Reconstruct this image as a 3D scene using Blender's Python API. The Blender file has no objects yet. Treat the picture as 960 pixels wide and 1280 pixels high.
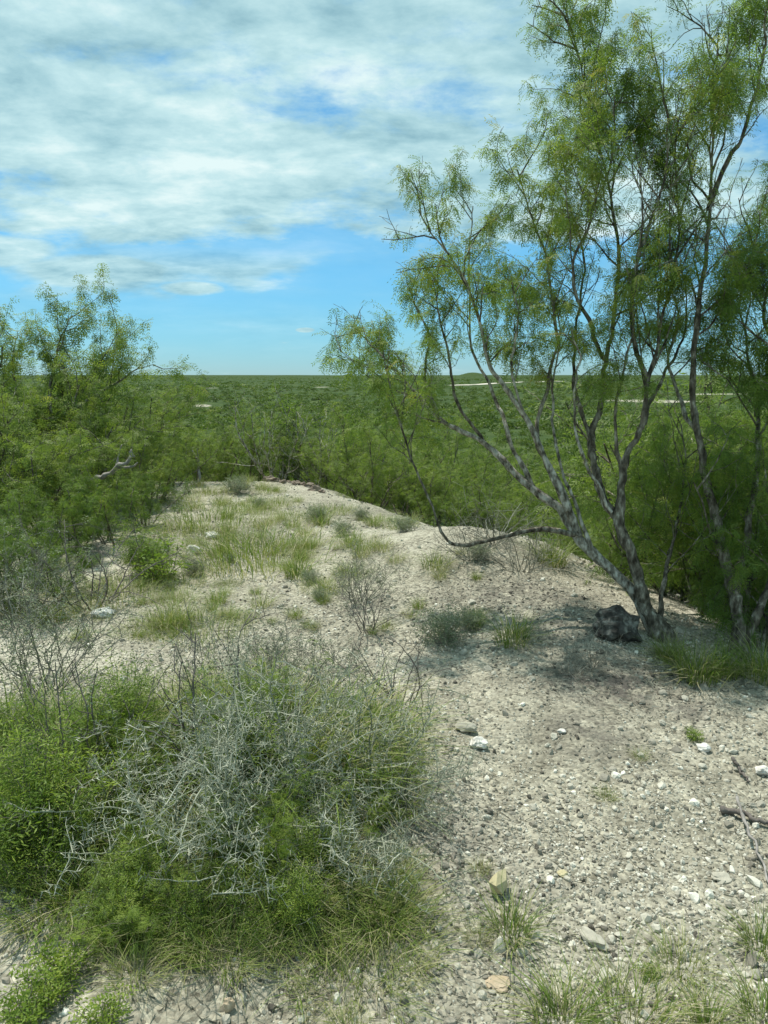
import bpy, math
import numpy as np

rng = np.random.default_rng(7)
SC = bpy.context.scene
COL = SC.collection

# ------------------------------------------------------------------ camera model
EYE = np.array([0.0, 0.0, 1.75])
PITCH = math.radians(10.13)
FPX = 962.0                      # focal length in photo pixels (960 x 1280)
CP, SP = math.cos(PITCH), math.sin(PITCH)

def ray(u, v):
    a, b = (u - 480.0) / FPX, (640.0 - v) / FPX
    return np.array([a, CP + b * SP, -SP + b * CP])

def at(u, v, depth):
    return EYE + ray(u, v) * depth

# ------------------------------------------------------------------ noise
def _hash(i, j, s):
    h = (i * 374761393 + j * 668265263 + s * 1442695041) & 0xFFFFFFFF
    h = ((h ^ (h >> 13)) * 1274126177) & 0xFFFFFFFF
    h = h ^ (h >> 16)
    return (h & 0xFFFF) / 65535.0

def vnoise(x, y, s=0):
    xi, yi = np.floor(x).astype(np.int64), np.floor(y).astype(np.int64)
    fx, fy = x - xi, y - yi
    fx = fx * fx * fx * (fx * (fx * 6 - 15) + 10); fy = fy * fy * fy * (fy * (fy * 6 - 15) + 10)
    a, b = _hash(xi, yi, s), _hash(xi + 1, yi, s)
    c, d = _hash(xi, yi + 1, s), _hash(xi + 1, yi + 1, s)
    return (a + (b - a) * fx) * (1 - fy) + (c + (d - c) * fx) * fy

def fbm(x, y, s=0, o=4, g=0.5):
    x = np.asarray(x, float); y = np.asarray(y, float)
    t, amp, n = 0, 1.0, 0
    for k in range(o):
        t = t + amp * (vnoise(x + 17.3 * k, y - 9.1 * k, s + k) * 2 - 1)
        n += amp; amp *= g; x = x * 2.03; y = y * 2.03
    return t / n

def sstep(a, b, x):
    t = np.clip((x - a) / (b - a), 0, 1)
    return t * t * (3 - 2 * t)

# ------------------------------------------------------------------ terrain
RY = [-50, 0, 2, 4.2, 5.8, 7.6, 9.0, 11.0, 13.4, 16, 40]
RX = [8, 4.2, 3.1, 2.35, 2.2, 1.85, 0.5, -0.5, -1.5, -3, -4]
LY = [-50, 0, 6, 10, 13, 40]
LX = [-14, -9, -6.5, -5.2, -4.2, -4]

def edge_dist(x, y):
    wob = 0.22 * fbm(x * 0.9, y * 0.9, 3, 3)
    dr = (x - np.interp(y, RY, RX)) * 0.85 + wob
    dl = (np.interp(y, LY, LX) - x) * 0.35 + wob
    de = (y - 13.7) * 0.8 + wob
    k = 0.35                                            # smooth maximum
    return k * np.log(np.exp(np.clip(dr / k, -40, 400)) + np.exp(np.clip(dl / k, -40, 400)) + np.exp(np.clip(de / k, -40, 400)))

PLAIN = 15.0
def terrain(x, y):
    x = np.asarray(x, float); y = np.asarray(y, float)
    r = np.hypot(x, y)
    d = edge_dist(x, y)
    dp = 0.5 * (d + np.sqrt(d * d + 0.12))              # soft positive part
    z = -PLAIN * (1 - np.exp(-dp * 0.42 / PLAIN))
    near = np.exp(-(r / 40.0) ** 2)
    z = z + near * (0.10 * fbm(x * 0.35, y * 0.35, 11, 3) + 0.045 * fbm(x * 1.3, y * 1.3, 12, 3) + 0.016 * fbm(x * 5, y * 5, 13, 3) + 0.007 * fbm(x * 17, y * 17, 14, 2))
    z = z + 0.30 * np.exp(-((x - 0.75) / 1.0) ** 2 - ((y - 7.3) / 0.9) ** 2)
    z = z + 0.10 * np.exp(-((x - 1.35) / 0.45) ** 2 - ((y - 4.95) / 0.55) ** 2)
    z = z - 0.10 * np.exp(-((x + 1.2) / 0.7) ** 2 - ((y - 7.6) / 1.2) ** 2)
    far = sstep(40, 300, r)
    z = z + far * (2.2 * fbm(x / 160, y / 160, 21, 4) + 2.0 * fbm(x / 700, y / 700, 22, 3))
    az = np.degrees(np.arctan2(x, y))
    z = z + 6.0 * sstep(700, 1500, r) * (1 - sstep(1500, 2600, r)) * np.exp(-((az - 11) / 8.0) ** 2)
    z = z + 26 * np.exp(-((r - 4300) / 300) ** 2) * np.exp(-((az - 6.5) / 1.1) ** 2)
    z = z + 8 * sstep(1500, 7000, r) * (0.6 + 0.5 * fbm(x / 1500, y / 1500, 23, 3))
    return z

def gp(u, v, lift=0.0):
    """point where the pixel's ray meets the ground"""
    d = ray(u, v)
    t = np.geomspace(0.8, 400, 6000)
    P = EYE + t[:, None] * d
    h = P[:, 2] - terrain(P[:, 0], P[:, 1])
    near = (h < 0) & (P[:, 1] < 14.2)
    i = int(np.argmax(near)) if near.any() else int(np.argmin(np.abs(P[:, 1] - 13.3)))
    p = P[i].copy(); p[2] = terrain(p[0], p[1]) + lift
    return p

def on(x, y, lift=0.0):
    return np.array([x, y, float(terrain(x, y)) + lift])

# ------------------------------------------------------------------ mesh accumulator
class MB:
    def __init__(s):
        s.v, s.q, s.t, s.qm, s.tm, s.qt, s.tt, s.n = [], [], [], [], [], [], [], 0
    def add(s, v, f, mat=0, tint=0.5):
        v = np.asarray(v, float).reshape(-1, 3); f = np.asarray(f, np.int64)
        if len(f) == 0: return
        s.v.append(v)
        ti = np.broadcast_to(np.asarray(tint, float), (len(f),))
        m = np.full(len(f), mat)
        if f.shape[1] == 4: s.q.append(f + s.n); s.qm.append(m); s.qt.append(ti)
        else: s.t.append(f + s.n); s.tm.append(m); s.tt.append(ti)
        s.n += len(v)
    def mesh(s, name, mats, smooth=False):
        me = bpy.data.meshes.new(name)
        V = np.concatenate(s.v) if s.v else np.zeros((0, 3))
        Q = np.concatenate(s.q) if s.q else np.zeros((0, 4), np.int64)
        T = np.concatenate(s.t) if s.t else np.zeros((0, 3), np.int64)
        loops = np.concatenate([Q.ravel(), T.ravel()])
        me.vertices.add(len(V)); me.vertices.foreach_set('co', V.ravel().astype(np.float32))
        me.loops.add(len(loops)); me.loops.foreach_set('vertex_index', loops.astype(np.int32))
        nf = len(Q) + len(T)
        starts = np.concatenate([np.arange(len(Q)) * 4, len(Q) * 4 + np.arange(len(T)) * 3])
        me.polygons.add(nf)
        me.polygons.foreach_set('loop_start', starts.astype(np.int32))
        mi = np.concatenate(s.qm + s.tm) if nf else np.zeros(0)
        me.polygons.foreach_set('material_index', mi.astype(np.int32))
        me.polygons.foreach_set('use_smooth', np.full(nf, smooth))
        at_ = me.attributes.new('tint', 'FLOAT', 'FACE')
        ti = np.concatenate(s.qt + s.tt) if nf else np.zeros(0)
        at_.data.foreach_set('value', ti.astype(np.float32))
        for m in mats: me.materials.append(m)
        me.update(calc_edges=True)
        return me

def nrm(a):
    a = np.asarray(a, float)
    return a / (np.linalg.norm(a, axis=-1, keepdims=True) + 1e-12)

def tube(mb, pts, rad, sides=6, mat=0, tint=0.5, cap=True, gnarl=0.0):
    pts = np.asarray(pts, float); rad = np.asarray(rad, float); n = len(pts)
    tan = nrm(np.gradient(pts, axis=0))
    ref = np.array([0.31, 0.77, 0.55]); 
    if abs(tan.mean(0) @ ref) > 0.9 * np.linalg.norm(tan.mean(0)): ref = np.array([0.8, -0.5, 0.2])
    u = nrm(np.cross(tan, ref)); w = np.cross(tan, u)
    a = np.linspace(0, 2 * np.pi, sides, endpoint=False)
    rr = np.repeat(rad[:, None], sides, 1)
    if gnarl:
        ii, aa = np.meshgrid(np.arange(n), a, indexing='ij'); sd_ = int(abs(pts[0, 0]) * 1000) % 97
        rr = rr * (1 + gnarl * (fbm(np.cos(aa) * 1.6 + ii * 0.22, np.sin(aa) * 1.6 + ii * 0.05, sd_, 4) + 0.6 * fbm(np.cos(aa) * 4 + ii * 0.5, np.sin(aa) * 4, sd_ + 5, 2)))
    ring = (np.cos(a)[None, :, None] * u[:, None] + np.sin(a)[None, :, None] * w[:, None]) * rr[:, :, None] + pts[:, None]
    i = np.arange(n - 1)[:, None] * sides; k = np.arange(sides)[None]; k2 = (k + 1) % sides
    f = np.stack([i + k, i + k2, i + sides + k2, i + sides + k], -1).reshape(-1, 4)
    mb.add(ring.reshape(-1, 3), f, mat, tint)
    if cap:
        for r_, p_ in ((ring[0], pts[0]), (ring[-1], pts[-1])):
            vv = np.vstack([r_, p_]); kk = np.arange(sides)
            mb.add(vv, np.stack([kk, (kk + 1) % sides, np.full(sides, sides)], -1), mat, tint)

def frames(axis, up):
    x = nrm(axis); y = nrm(np.cross(up, x)); z = np.cross(x, y)
    return np.stack([x, y, z], -1)

def inst(mb, tv, tf, pos, R, sc, mat=0, tint=0.5):
    pos = np.asarray(pos, float); N = len(pos)
    if N == 0: return
    sc = np.asarray(sc, float)
    if sc.ndim == 1: sc = sc[:, None]
    sc = np.broadcast_to(sc, (N, 3))
    v = np.einsum('nij,vj->nvi', R * sc[:, None, :], tv) + pos[:, None]
    f = (tf[None] + (np.arange(N) * len(tv))[:, None, None]).reshape(-1, tf.shape[1])
    mb.add(v.reshape(-1, 3), f, mat, np.repeat(np.broadcast_to(tint, (N,)), len(tf)))

def spline(pts, n):
    P = np.asarray(pts, float)
    P = np.vstack([2 * P[0] - P[1], P, 2 * P[-1] - P[-2]])
    m = len(P) - 3; out = []
    for t in np.linspace(0, m - 1e-6, n):
        i = int(t); f = t - i; a, b, c, d = P[i:i + 4]
        out.append(0.5 * (2 * b + (c - a) * f + (2 * a - 5 * b + 4 * c - d) * f * f + (3 * b - a - 3 * c + d) * f ** 3))
    return np.array(out)

# ------------------------------------------------------------------ materials
def newmat(name):
    m = bpy.data.materials.new(name); m.use_nodes = True
    nt = m.node_tree; nt.nodes.clear()
    return m, nt, nt.nodes.new('ShaderNodeOutputMaterial')

def ramp(nt, fac, stops):
    r = nt.nodes.new('ShaderNodeValToRGB')
    e = r.color_ramp.elements
    while len(e) < len(stops): e.new(0.5)
    for el, (p, c) in zip(e, stops):
        el.position = p; el.color = (*c, 1)
    nt.links.new(fac, r.inputs[0]); return r.outputs[0]

def noise(nt, scale, detail=4, rough=0.55, vec=None, dist=0.0):
    n = nt.nodes.new('ShaderNodeTexNoise')
    n.inputs['Scale'].default_value = scale; n.inputs['Detail'].default_value = detail
    n.inputs['Roughness'].default_value = rough; n.inputs['Distortion'].default_value = dist
    if vec is not None: nt.links.new(vec, n.inputs['Vector'])
    return n.outputs['Fac']

def mth(nt, op, a, b=None, clamp=False):
    m = nt.nodes.new('ShaderNodeMath'); m.operation = op; m.use_clamp = clamp
    for i, x in enumerate((a, b)):
        if x is None: continue
        if isinstance(x, (int, float)): m.inputs[i].default_value = x
        else: nt.links.new(x, m.inputs[i])
    return m.outputs[0]

def mixc(nt, fac, a, b, mode='MIX'):
    m = nt.nodes.new('ShaderNodeMix'); m.data_type = 'RGBA'; m.blend_type = mode
    for s, x in ((m.inputs[0], fac), (m.inputs[6], a), (m.inputs[7], b)):
        if isinstance(x, (int, float)): s.default_value = x
        elif isinstance(x, tuple): s.default_value = (*x, 1)
        else: nt.links.new(x, s)
    return m.outputs[2]

def leaf_mat(name, stops, transl=0.35, rough=0.55):
    m, nt, out = newmat(name)
    a = nt.nodes.new('ShaderNodeAttribute'); a.attribute_name = 'tint'
    oi = nt.nodes.new('ShaderNodeObjectInfo')
    f = mth(nt, 'ADD', a.outputs['Fac'], mth(nt, 'MULTIPLY', mth(nt, 'SUBTRACT', oi.outputs['Random'], 0.5), 0.16), True)
    c = ramp(nt, f, stops)
    p = nt.nodes.new('ShaderNodeBsdfPrincipled'); nt.links.new(c, p.inputs['Base Color'])
    p.inputs['Roughness'].default_value = rough
    p.inputs['Specular IOR Level'].default_value = 0.35
    t = nt.nodes.new('ShaderNodeBsdfTranslucent')
    nt.links.new(mixc(nt, 1.0, c, (0.95, 1.0, 0.6), 'MULTIPLY'), t.inputs['Color'])
    mx = nt.nodes.new('ShaderNodeMixShader'); mx.inputs[0].default_value = transl
    nt.links.new(p.outputs[0], mx.inputs[1]); nt.links.new(t.outputs[0], mx.inputs[2])
    nt.links.new(mx.outputs[0], out.inputs[0]); return m

def rough_mat(name, stops, scale, bump=0.3, bscale=None, rough=0.9, attr=None, stretch=None):
    m, nt, out = newmat(name)
    tc = nt.nodes.new('ShaderNodeTexCoord'); vec = tc.outputs['Object']
    if stretch:
        mp = nt.nodes.new('ShaderNodeMapping'); mp.inputs['Scale'].default_value = stretch
        nt.links.new(vec, mp.inputs[0]); vec = mp.outputs[0]
    f = noise(nt, scale, 6, 0.6, vec)
    if attr:
        a = nt.nodes.new('ShaderNodeAttribute'); a.attribute_name = 'tint'
        f = mth(nt, 'ADD', mth(nt, 'MULTIPLY', mth(nt, 'SUBTRACT', f, 0.5), 1 - attr), a.outputs['Fac'], True)
    c = ramp(nt, f, stops)
    p = nt.nodes.new('ShaderNodeBsdfPrincipled'); nt.links.new(c, p.inputs['Base Color'])
    p.inputs['Roughness'].default_value = rough; p.inputs['Specular IOR Level'].default_value = 0.2
    b = nt.nodes.new('ShaderNodeBump'); b.inputs['Strength'].default_value = bump; b.inputs['Distance'].default_value = 0.01
    nt.links.new(noise(nt, bscale or scale * 3, 5, 0.65, vec), b.inputs['Height']); nt.links.new(b.outputs[0], p.inputs['Normal'])
    nt.links.new(p.outputs[0], out.inputs[0]); return m

M = {}
M['mesquite'] = leaf_mat('mesquite_leaf', [(0.0, (0.090, 0.150, 0.034)), (0.45, (0.175, 0.265, 0.050)), (0.8, (0.26, 0.325, 0.058)), (1.0, (0.38, 0.36, 0.09))], 0.54)
M['brush'] = leaf_mat('brush_leaf', [(0.0, (0.095, 0.145, 0.034)), (0.5, (0.185, 0.26, 0.052)), (1.0, (0.30, 0.35, 0.08))], 0.54)
M['scrub'] = leaf_mat('scrub_leaf', [(0.0, (0.055, 0.092, 0.020)), (0.5, (0.110, 0.165, 0.035)), (1.0, (0.19, 0.235, 0.055))], 0.45)
M['forb'] = leaf_mat('forb_leaf', [(0.0, (0.055, 0.10, 0.016)), (0.5, (0.165, 0.255, 0.036)), (1.0, (0.34, 0.42, 0.07))], 0.5)
M['sage'] = leaf_mat('grey_green_leaf', [(0.0, (0.12, 0.15, 0.09)), (0.5, (0.20, 0.24, 0.145)), (1.0, (0.31, 0.34, 0.23))], 0.25, 0.8)
M['grass'] = leaf_mat('grass_blade', [(0.0, (0.075, 0.135, 0.018)), (0.45, (0.165, 0.245, 0.04)), (0.72, (0.28, 0.30, 0.10)), (1.0, (0.44, 0.40, 0.26))], 0.4, 0.6)
M['bark'] = rough_mat('grey_bark', [(0.36, (0.04, 0.033, 0.024)), (0.5, (0.13, 0.113, 0.086)), (0.6, (0.25, 0.228, 0.18)), (0.70, (0.44, 0.42, 0.35))], 30, 1.0, 90, stretch=(1, 1, 0.4))
M['palebark'] = rough_mat('pale_bark', [(0.36, (0.065, 0.055, 0.04)), (0.48, (0.23, 0.21, 0.17)), (0.64, (0.54, 0.52, 0.45))], 30, 0.9, 90, stretch=(1, 1, 0.5))
M['deadwood'] = rough_mat('weathered_wood', [(0.2, (0.12, 0.11, 0.10)), (0.55, (0.30, 0.28, 0.26)), (0.8, (0.46, 0.44, 0.41))], 18, 0.4, 80)
M['darktwig'] = rough_mat('dark_twig', [(0.2, (0.06, 0.05, 0.045)), (0.8, (0.20, 0.18, 0.16))], 25, 0.3, 80)
M['thorn'] = rough_mat('pale_thorn', [(0.0, (0.09, 0.105, 0.065)), (0.5, (0.27, 0.285, 0.205)), (1.0, (0.48, 0.49, 0.40))], 20, 0.2, 80, attr=0.6)
M['greytwig'] = rough_mat('grey_brown_twig', [(0.0, (0.07, 0.068, 0.05)), (0.5, (0.19, 0.19, 0.15)), (1.0, (0.40, 0.40, 0.34))], 20, 0.2, 80, attr=0.6)
M['pebble'] = rough_mat('caliche_pebble', [(0.0, (0.08, 0.073, 0.060)), (0.35, (0.27, 0.252, 0.205)), (0.62, (0.45, 0.43, 0.355)), (1.0, (0.74, 0.72, 0.63))], 40, 0.3, 120, attr=0.6)
M['whitestone'] = rough_mat('white_stone', [(0.3, (0.48, 0.46, 0.41)), (0.7, (0.72, 0.70, 0.65))], 25, 0.5, 60)
M['yellowstone'] = rough_mat('yellow_stone', [(0.3, (0.38, 0.33, 0.19)), (0.7, (0.56, 0.50, 0.31))], 18, 0.4, 50)
M['darkstone'] = rough_mat('dark_boulder', [(0.34, (0.03, 0.027, 0.024)), (0.52, (0.085, 0.08, 0.07)), (0.66, (0.28, 0.27, 0.235))], 14, 1.0, 22)
M['brownclod'] = rough_mat('brown_clod', [(0.3, (0.10, 0.075, 0.058)), (0.7, (0.29, 0.245, 0.195))], 6, 0.8, 40)
M['tanstone'] = rough_mat('tan_stone', [(0.3, (0.34, 0.27, 0.18)), (0.7, (0.48, 0.39, 0.28))], 20, 0.4, 60)

# ------------------------------------------------------------------ objects
def tag(o, label, cat, group=None):
    o['label'] = label; o['category'] = cat
    if group: o['group'] = group

def obj(name, me, parent=None, loc=None):
    o = bpy.data.objects.new(name, me); COL.objects.link(o)
    if parent is not None: o.parent = parent
    if loc is not None: o.location = loc
    return o

def thing(name, label, cat, loc=(0, 0, 0), rz=0.0, sc=1.0, group=None, tilt=(0, 0)):
    e = bpy.data.objects.new(name, None); COL.objects.link(e)
    e.location = loc; e.rotation_euler = (tilt[0], tilt[1], rz)
    e.scale = (sc, sc, sc) if np.isscalar(sc) else sc
    e.empty_display_size = 0.2
    tag(e, label, cat, group); return e

def place(proto, name, label, cat, loc, rz=None, sc=1.0, group=None):
    """one plant = an Empty with its own copies of the prototype's parts (shared mesh data)"""
    e = thing(name, label, cat, loc, rng.uniform(0, 6.28) if rz is None else rz, sc, group)
    for pn, me in proto: obj(pn, me, e)
    return e

# ------------------------------------------------------------------ ground sheet
def dark_patch_at(X, Y):  # dark patches: sooty stain, with tree and shrub shade painted in
    dark_patch = np.zeros_like(X)
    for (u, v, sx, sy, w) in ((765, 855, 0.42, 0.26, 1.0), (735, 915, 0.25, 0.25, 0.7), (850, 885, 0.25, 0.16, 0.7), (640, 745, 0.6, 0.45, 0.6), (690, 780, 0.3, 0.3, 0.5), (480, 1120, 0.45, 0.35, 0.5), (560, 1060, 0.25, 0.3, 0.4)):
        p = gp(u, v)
        dark_patch = np.maximum(dark_patch, w * np.exp(-((X - p[0]) / sx) ** 2 - ((Y - p[1]) / sy) ** 2))
    return dark_patch

def build_ground():
    rad = np.concatenate([[0.0], np.geomspace(0.6, 14000, 1180)])
    a = np.radians(np.concatenate([np.arange(-42, 42, 0.24), np.arange(42, 318, 4.0)]))
    A, R = np.meshgrid(a, rad)
    X, Y = R * np.sin(A), R * np.cos(A)
    Z = terrain(X, Y)
    nr, na = X.shape
    i = np.arange(nr - 1)[:, None] * na; k = np.arange(na)[None]; k2 = (k + 1) % na
    f = np.stack([i + k, i + k2, i + na + k2, i + na + k], -1).reshape(-1, 4)
    mb = MB(); mb.add(np.stack([X, Y, Z], -1), f[na:])
    tri = np.stack([np.zeros(na, int), na + (np.arange(na) + 1) % na, na + np.arange(na)], -1)
    mb.t.append(tri); mb.tm.append(np.zeros(na)); mb.tt.append(np.zeros(na))
    me = mb.mesh('ground', [ground_mat()], True)
    d = edge_dist(X, Y) + 0.25 * fbm(X * 0.8, Y * 0.8, 31, 4)
    veg = sstep(0.15, 1.6, d)
    for (cx, cy, rx, ry, rot) in CLEAR:
        dx, dy = X - cx, Y - cy
        c, s = math.cos(rot), math.sin(rot)
        q = np.hypot((dx * c + dy * s) / rx, (-dx * s + dy * c) / ry) + 0.25 * fbm(X / 25, Y / 25, 41, 3)
        veg = np.minimum(veg, sstep(0.75, 1.05, q))
    dark_patch = dark_patch_at(X, Y)
    for nm, val in (('veg', veg), ('dark_patch', dark_patch)):
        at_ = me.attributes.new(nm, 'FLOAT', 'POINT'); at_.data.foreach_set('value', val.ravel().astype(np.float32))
    o = obj('ground', me); o['kind'] = 'structure'

def ground_mat():
    m, nt, out = newmat('caliche_ground')
    tc = nt.nodes.new('ShaderNodeTexCoord'); vec = tc.outputs['Object']
    big = noise(nt, 0.55, 5, 0.6, vec); mid = noise(nt, 4.0, 6, 0.65, vec); fine = noise(nt, 55, 5, 0.7, vec)
    vo = nt.nodes.new('ShaderNodeTexVoronoi'); vo.inputs['Scale'].default_value = 62; nt.links.new(vec, vo.inputs['Vector'])
    vo2 = nt.nodes.new('ShaderNodeTexVoronoi'); vo2.inputs['Scale'].default_value = 28; nt.links.new(vec, vo2.inputs['Vector'])
    sep = nt.nodes.new('ShaderNodeSeparateColor'); nt.links.new(vo.outputs['Color'], sep.inputs[0])
    base = ramp(nt, mth(nt, 'ADD', mth(nt, 'MULTIPLY', big, 0.5), mth(nt, 'MULTIPLY', mid, 0.5)), [(0.34, (0.180, 0.168, 0.132)), (0.5, (0.338, 0.320, 0.256)), (0.66, (0.49, 0.470, 0.388))])
    grain = ramp(nt, sep.outputs[0], [(0.0, (0.42, 0.41, 0.39)), (0.3, (0.92, 0.92, 0.92)), (0.75, (1.05, 1.05, 1.04)), (1.0, (1.5, 1.5, 1.48))])
    base = mixc(nt, 0.8, base, grain, 'MULTIPLY')
    base = mixc(nt, 0.55, base, ramp(nt, fine, [(0.3, (0.5, 0.48, 0.44)), (0.65, (1.3, 1.3, 1.28))]), 'MULTIPLY')
    a2 = nt.nodes.new('ShaderNodeAttribute'); a2.attribute_name = 'dark_patch'
    darkf = mth(nt, 'MULTIPLY', a2.outputs['Fac'], ramp(nt, noise(nt, 7, 6, 0.7, vec), [(0.34, (0, 0, 0)), (0.54, (1, 1, 1))]))
    base = mixc(nt, mth(nt, 'MULTIPLY', darkf, 0.9), base, (0.07, 0.063, 0.06))  # painted shade and stain darken the ground colour
    soil = ramp(nt, noise(nt, 0.9, 6, 0.7, vec), [(0.3, (0.045, 0.07, 0.022)), (0.5, (0.085, 0.115, 0.04)), (0.62, (0.15, 0.15, 0.075)), (0.8, (0.26, 0.235, 0.16))])
    farn = ramp(nt, noise(nt, 0.06, 9, 0.8, vec), [(0.35, (0.022, 0.042, 0.011)), (0.52, (0.042, 0.070, 0.018)), (0.66, (0.085, 0.105, 0.034)), (0.8, (0.15, 0.15, 0.07))])
    cd = nt.nodes.new('ShaderNodeVectorMath'); cd.operation = 'LENGTH'; nt.links.new(vec, cd.inputs[0])
    ff = nt.nodes.new('ShaderNodeMapRange'); ff.inputs[1].default_value = 60; ff.inputs[2].default_value = 200
    nt.links.new(cd.outputs['Value'], ff.inputs[0])
    soil = mixc(nt, ff.outputs[0], soil, farn)
    a1 = nt.nodes.new('ShaderNodeAttribute'); a1.attribute_name = 'veg'
    col = mixc(nt, a1.outputs['Fac'], base, soil)
    p = nt.nodes.new('ShaderNodeBsdfPrincipled'); nt.links.new(col, p.inputs['Base Color'])
    p.inputs['Roughness'].default_value = 0.95; p.inputs['Specular IOR Level'].default_value = 0.1
    h = mth(nt, 'ADD', mth(nt, 'MULTIPLY', mth(nt, 'SUBTRACT', 1.0, vo.outputs['Distance']), 0.5), mth(nt, 'MULTIPLY', mth(nt, 'SUBTRACT', 1.0, vo2.outputs['Distance']), 0.5))
    h = mth(nt, 'ADD', h, mth(nt, 'MULTIPLY', fine, 0.6))
    b = nt.nodes.new('ShaderNodeBump'); b.inputs['Strength'].default_value = 0.9; b.inputs['Distance'].default_value = 0.016
    nt.links.new(h, b.inputs['Height']); nt.links.new(b.outputs[0], p.inputs['Normal'])
    nt.links.new(p.outputs[0], out.inputs[0]); return m

def polar(u, r):
    a = (u - 480) / FPX
    k = r / math.hypot(a, CP)
    return a * k, CP * k
# bare caliche clearings out on the plain: (x, y, half length, half width, rotation)
CLEAR = []
for (u, r, a, b, rot) in ((805, 520, 34, 30, 0.1), (270, 900, 9, 24, 0.0), (405, 950, 10, 26, 0.0), (258, 430, 5, 14, 0.3), (905, 700, 40, 14, 0)):
    x, y = polar(u, r); CLEAR.append((x, y, a, b, rot))
build_ground()

# caliche track climbing the far rise
def build_track():
    mb = MB()
    P = []
    for u, r in ((560, 1020), (590, 1060), (625, 1120), (650, 1200), (668, 1290), (700, 1390)):
        P.append(polar(u, r))
    P = spline(np.array([(x, y, 0) for x, y in P]), 160)
    t = nrm(np.gradient(P, axis=0)); nn = np.stack([t[:, 1], -t[:, 0], 0 * t[:, 0]], -1)
    w = 9 + 2.5 * fbm(np.arange(160) / 9, np.zeros(160), 5, 3)
    cols = []
    for k in (-1, -0.5, 0, 0.5, 1):
        q = P + nn * (w * k)[:, None]; q[:, 2] = terrain(q[:, 0], q[:, 1]) + 0.35; cols.append(q)
    V = np.stack(cols, 1); i = np.arange(159)[:, None] * 5; k = np.arange(4)[None]
    mb.add(V.reshape(-1, 3), np.stack([i + k, i + k + 1, i + 5 + k + 1, i + 5 + k], -1).reshape(-1, 4))
    o = obj('dirt_track', mb.mesh('dirt_track', [rough_mat('pale_track', [(0.3, (0.42, 0.39, 0.32)), (0.7, (0.55, 0.52, 0.45))], 0.1, 0.2)], True)); o['kind'] = 'structure'
    return P
TRACK = build_track()

# ------------------------------------------------------------------ pebbles
def ico(sub=0):
    import bmesh
    bm = bmesh.new(); bmesh.ops.create_icosphere(bm, subdivisions=sub + 1, radius=1.0)
    v = np.array([x.co[:] for x in bm.verts]); f = np.array([[x.index for x in p.verts] for p in bm.faces]); bm.free()
    return v, f
IV0, IF0 = ico(0); IV1, IF1 = ico(1); IV2, IF2 = ico(2); IV3, IF3 = ico(3)

def lump(v, seed, amp=0.25, fr=1.3, flat=0.0):
    r = np.random.default_rng(seed)
    o = v.copy()
    for k in range(9):                                   # chip flat facets off a ball
        n = nrm(r.normal(size=3)); d = r.uniform(0.55, 0.95)
        s = o @ n; o -= np.clip(s - d, 0, None)[:, None] * n * 0.9
    sc = 1 + amp * fbm(o[:, 0] * fr + seed, o[:, 1] * fr + o[:, 2] * 1.7 * fr, seed, 4)
    return o * sc[:, None]

def rand_rot(n):
    q = nrm(rng.normal(size=(n, 4))); w, x, y, z = q.T
    return np.stack([np.stack([1 - 2 * (y * y + z * z), 2 * (x * y - z * w), 2 * (x * z + y * w)], -1),
                     np.stack([2 * (x * y + z * w), 1 - 2 * (x * x + z * z), 2 * (y * z - x * w)], -1),
                     np.stack([2 * (x * z - y * w), 2 * (y * z + x * w), 1 - 2 * (x * x + y * y)], -1)], 1)

def build_gravel():
    mb = MB(); n = 0
    for k in range(6):
        N = 26000 if k < 4 else 12000
        r = 1.3 * (14.5 / 1.3) ** rng.uniform(0, 1, N) ** 1.15
        a = np.radians(rng.uniform(-33, 33, N)); x, y = r * np.sin(a), r * np.cos(a)
        keep = (edge_dist(x, y) < 0.5) & (fbm(x * 1.1, y * 1.1, 51, 4) + rng.uniform(-0.5, 0.6, N) > -0.05)
        x, y, r = x[keep], y[keep], r[keep]; N = len(x)
        s = np.exp(rng.normal(math.log(0.0042 if k < 4 else 0.0075), 0.42, N)) * (0.75 + 0.09 * r)
        s = np.clip(s, 0.002, 0.03)
        p = np.stack([x, y, terrain(x, y) + s * 0.15], -1)
        R = rand_rot(N) 
        sc = s[:, None] * rng.uniform([0.8, 0.7, 0.5], [1.4, 1.1, 0.9], (N, 3))
        V, F = (IV0, IF0) if k < 4 else (IV1, IF1)
        inst(mb, lump(V, 60 + k, 0.3, 2.0), F, p, R, sc, 0, np.clip(rng.normal(0.5, 0.22, N) - 0.5 * dark_patch_at(x, y), 0.02, 1))  # pebbles darkened too inside the painted shade patches
    o = obj('gravel', mb.mesh('gravel', [M['pebble']])); o['kind'] = 'stuff'; o['label'] = 'pale loose caliche gravel covering the ridge top'; o['category'] = 'gravel'
build_gravel()

def stone(name, label, cat, u, v, size, mat, seed, group=None, sub=IV2, fac=IF2, rz=0.0, amp=0.3, sink=0.3):
    mb = MB(); V = lump(sub, seed, amp, 1.6) * np.array(size)
    V[:, 2] -= 0; mb.add(V, fac, 0)
    o = obj(name, mb.mesh(name, [mat], False)); p = gp(u, v); p[2] += size[2] * (1 - 2 * sink) ; o.location = p; o.rotation_euler = (0, 0, rz)
    tag(o, label, cat, group); return o

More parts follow.
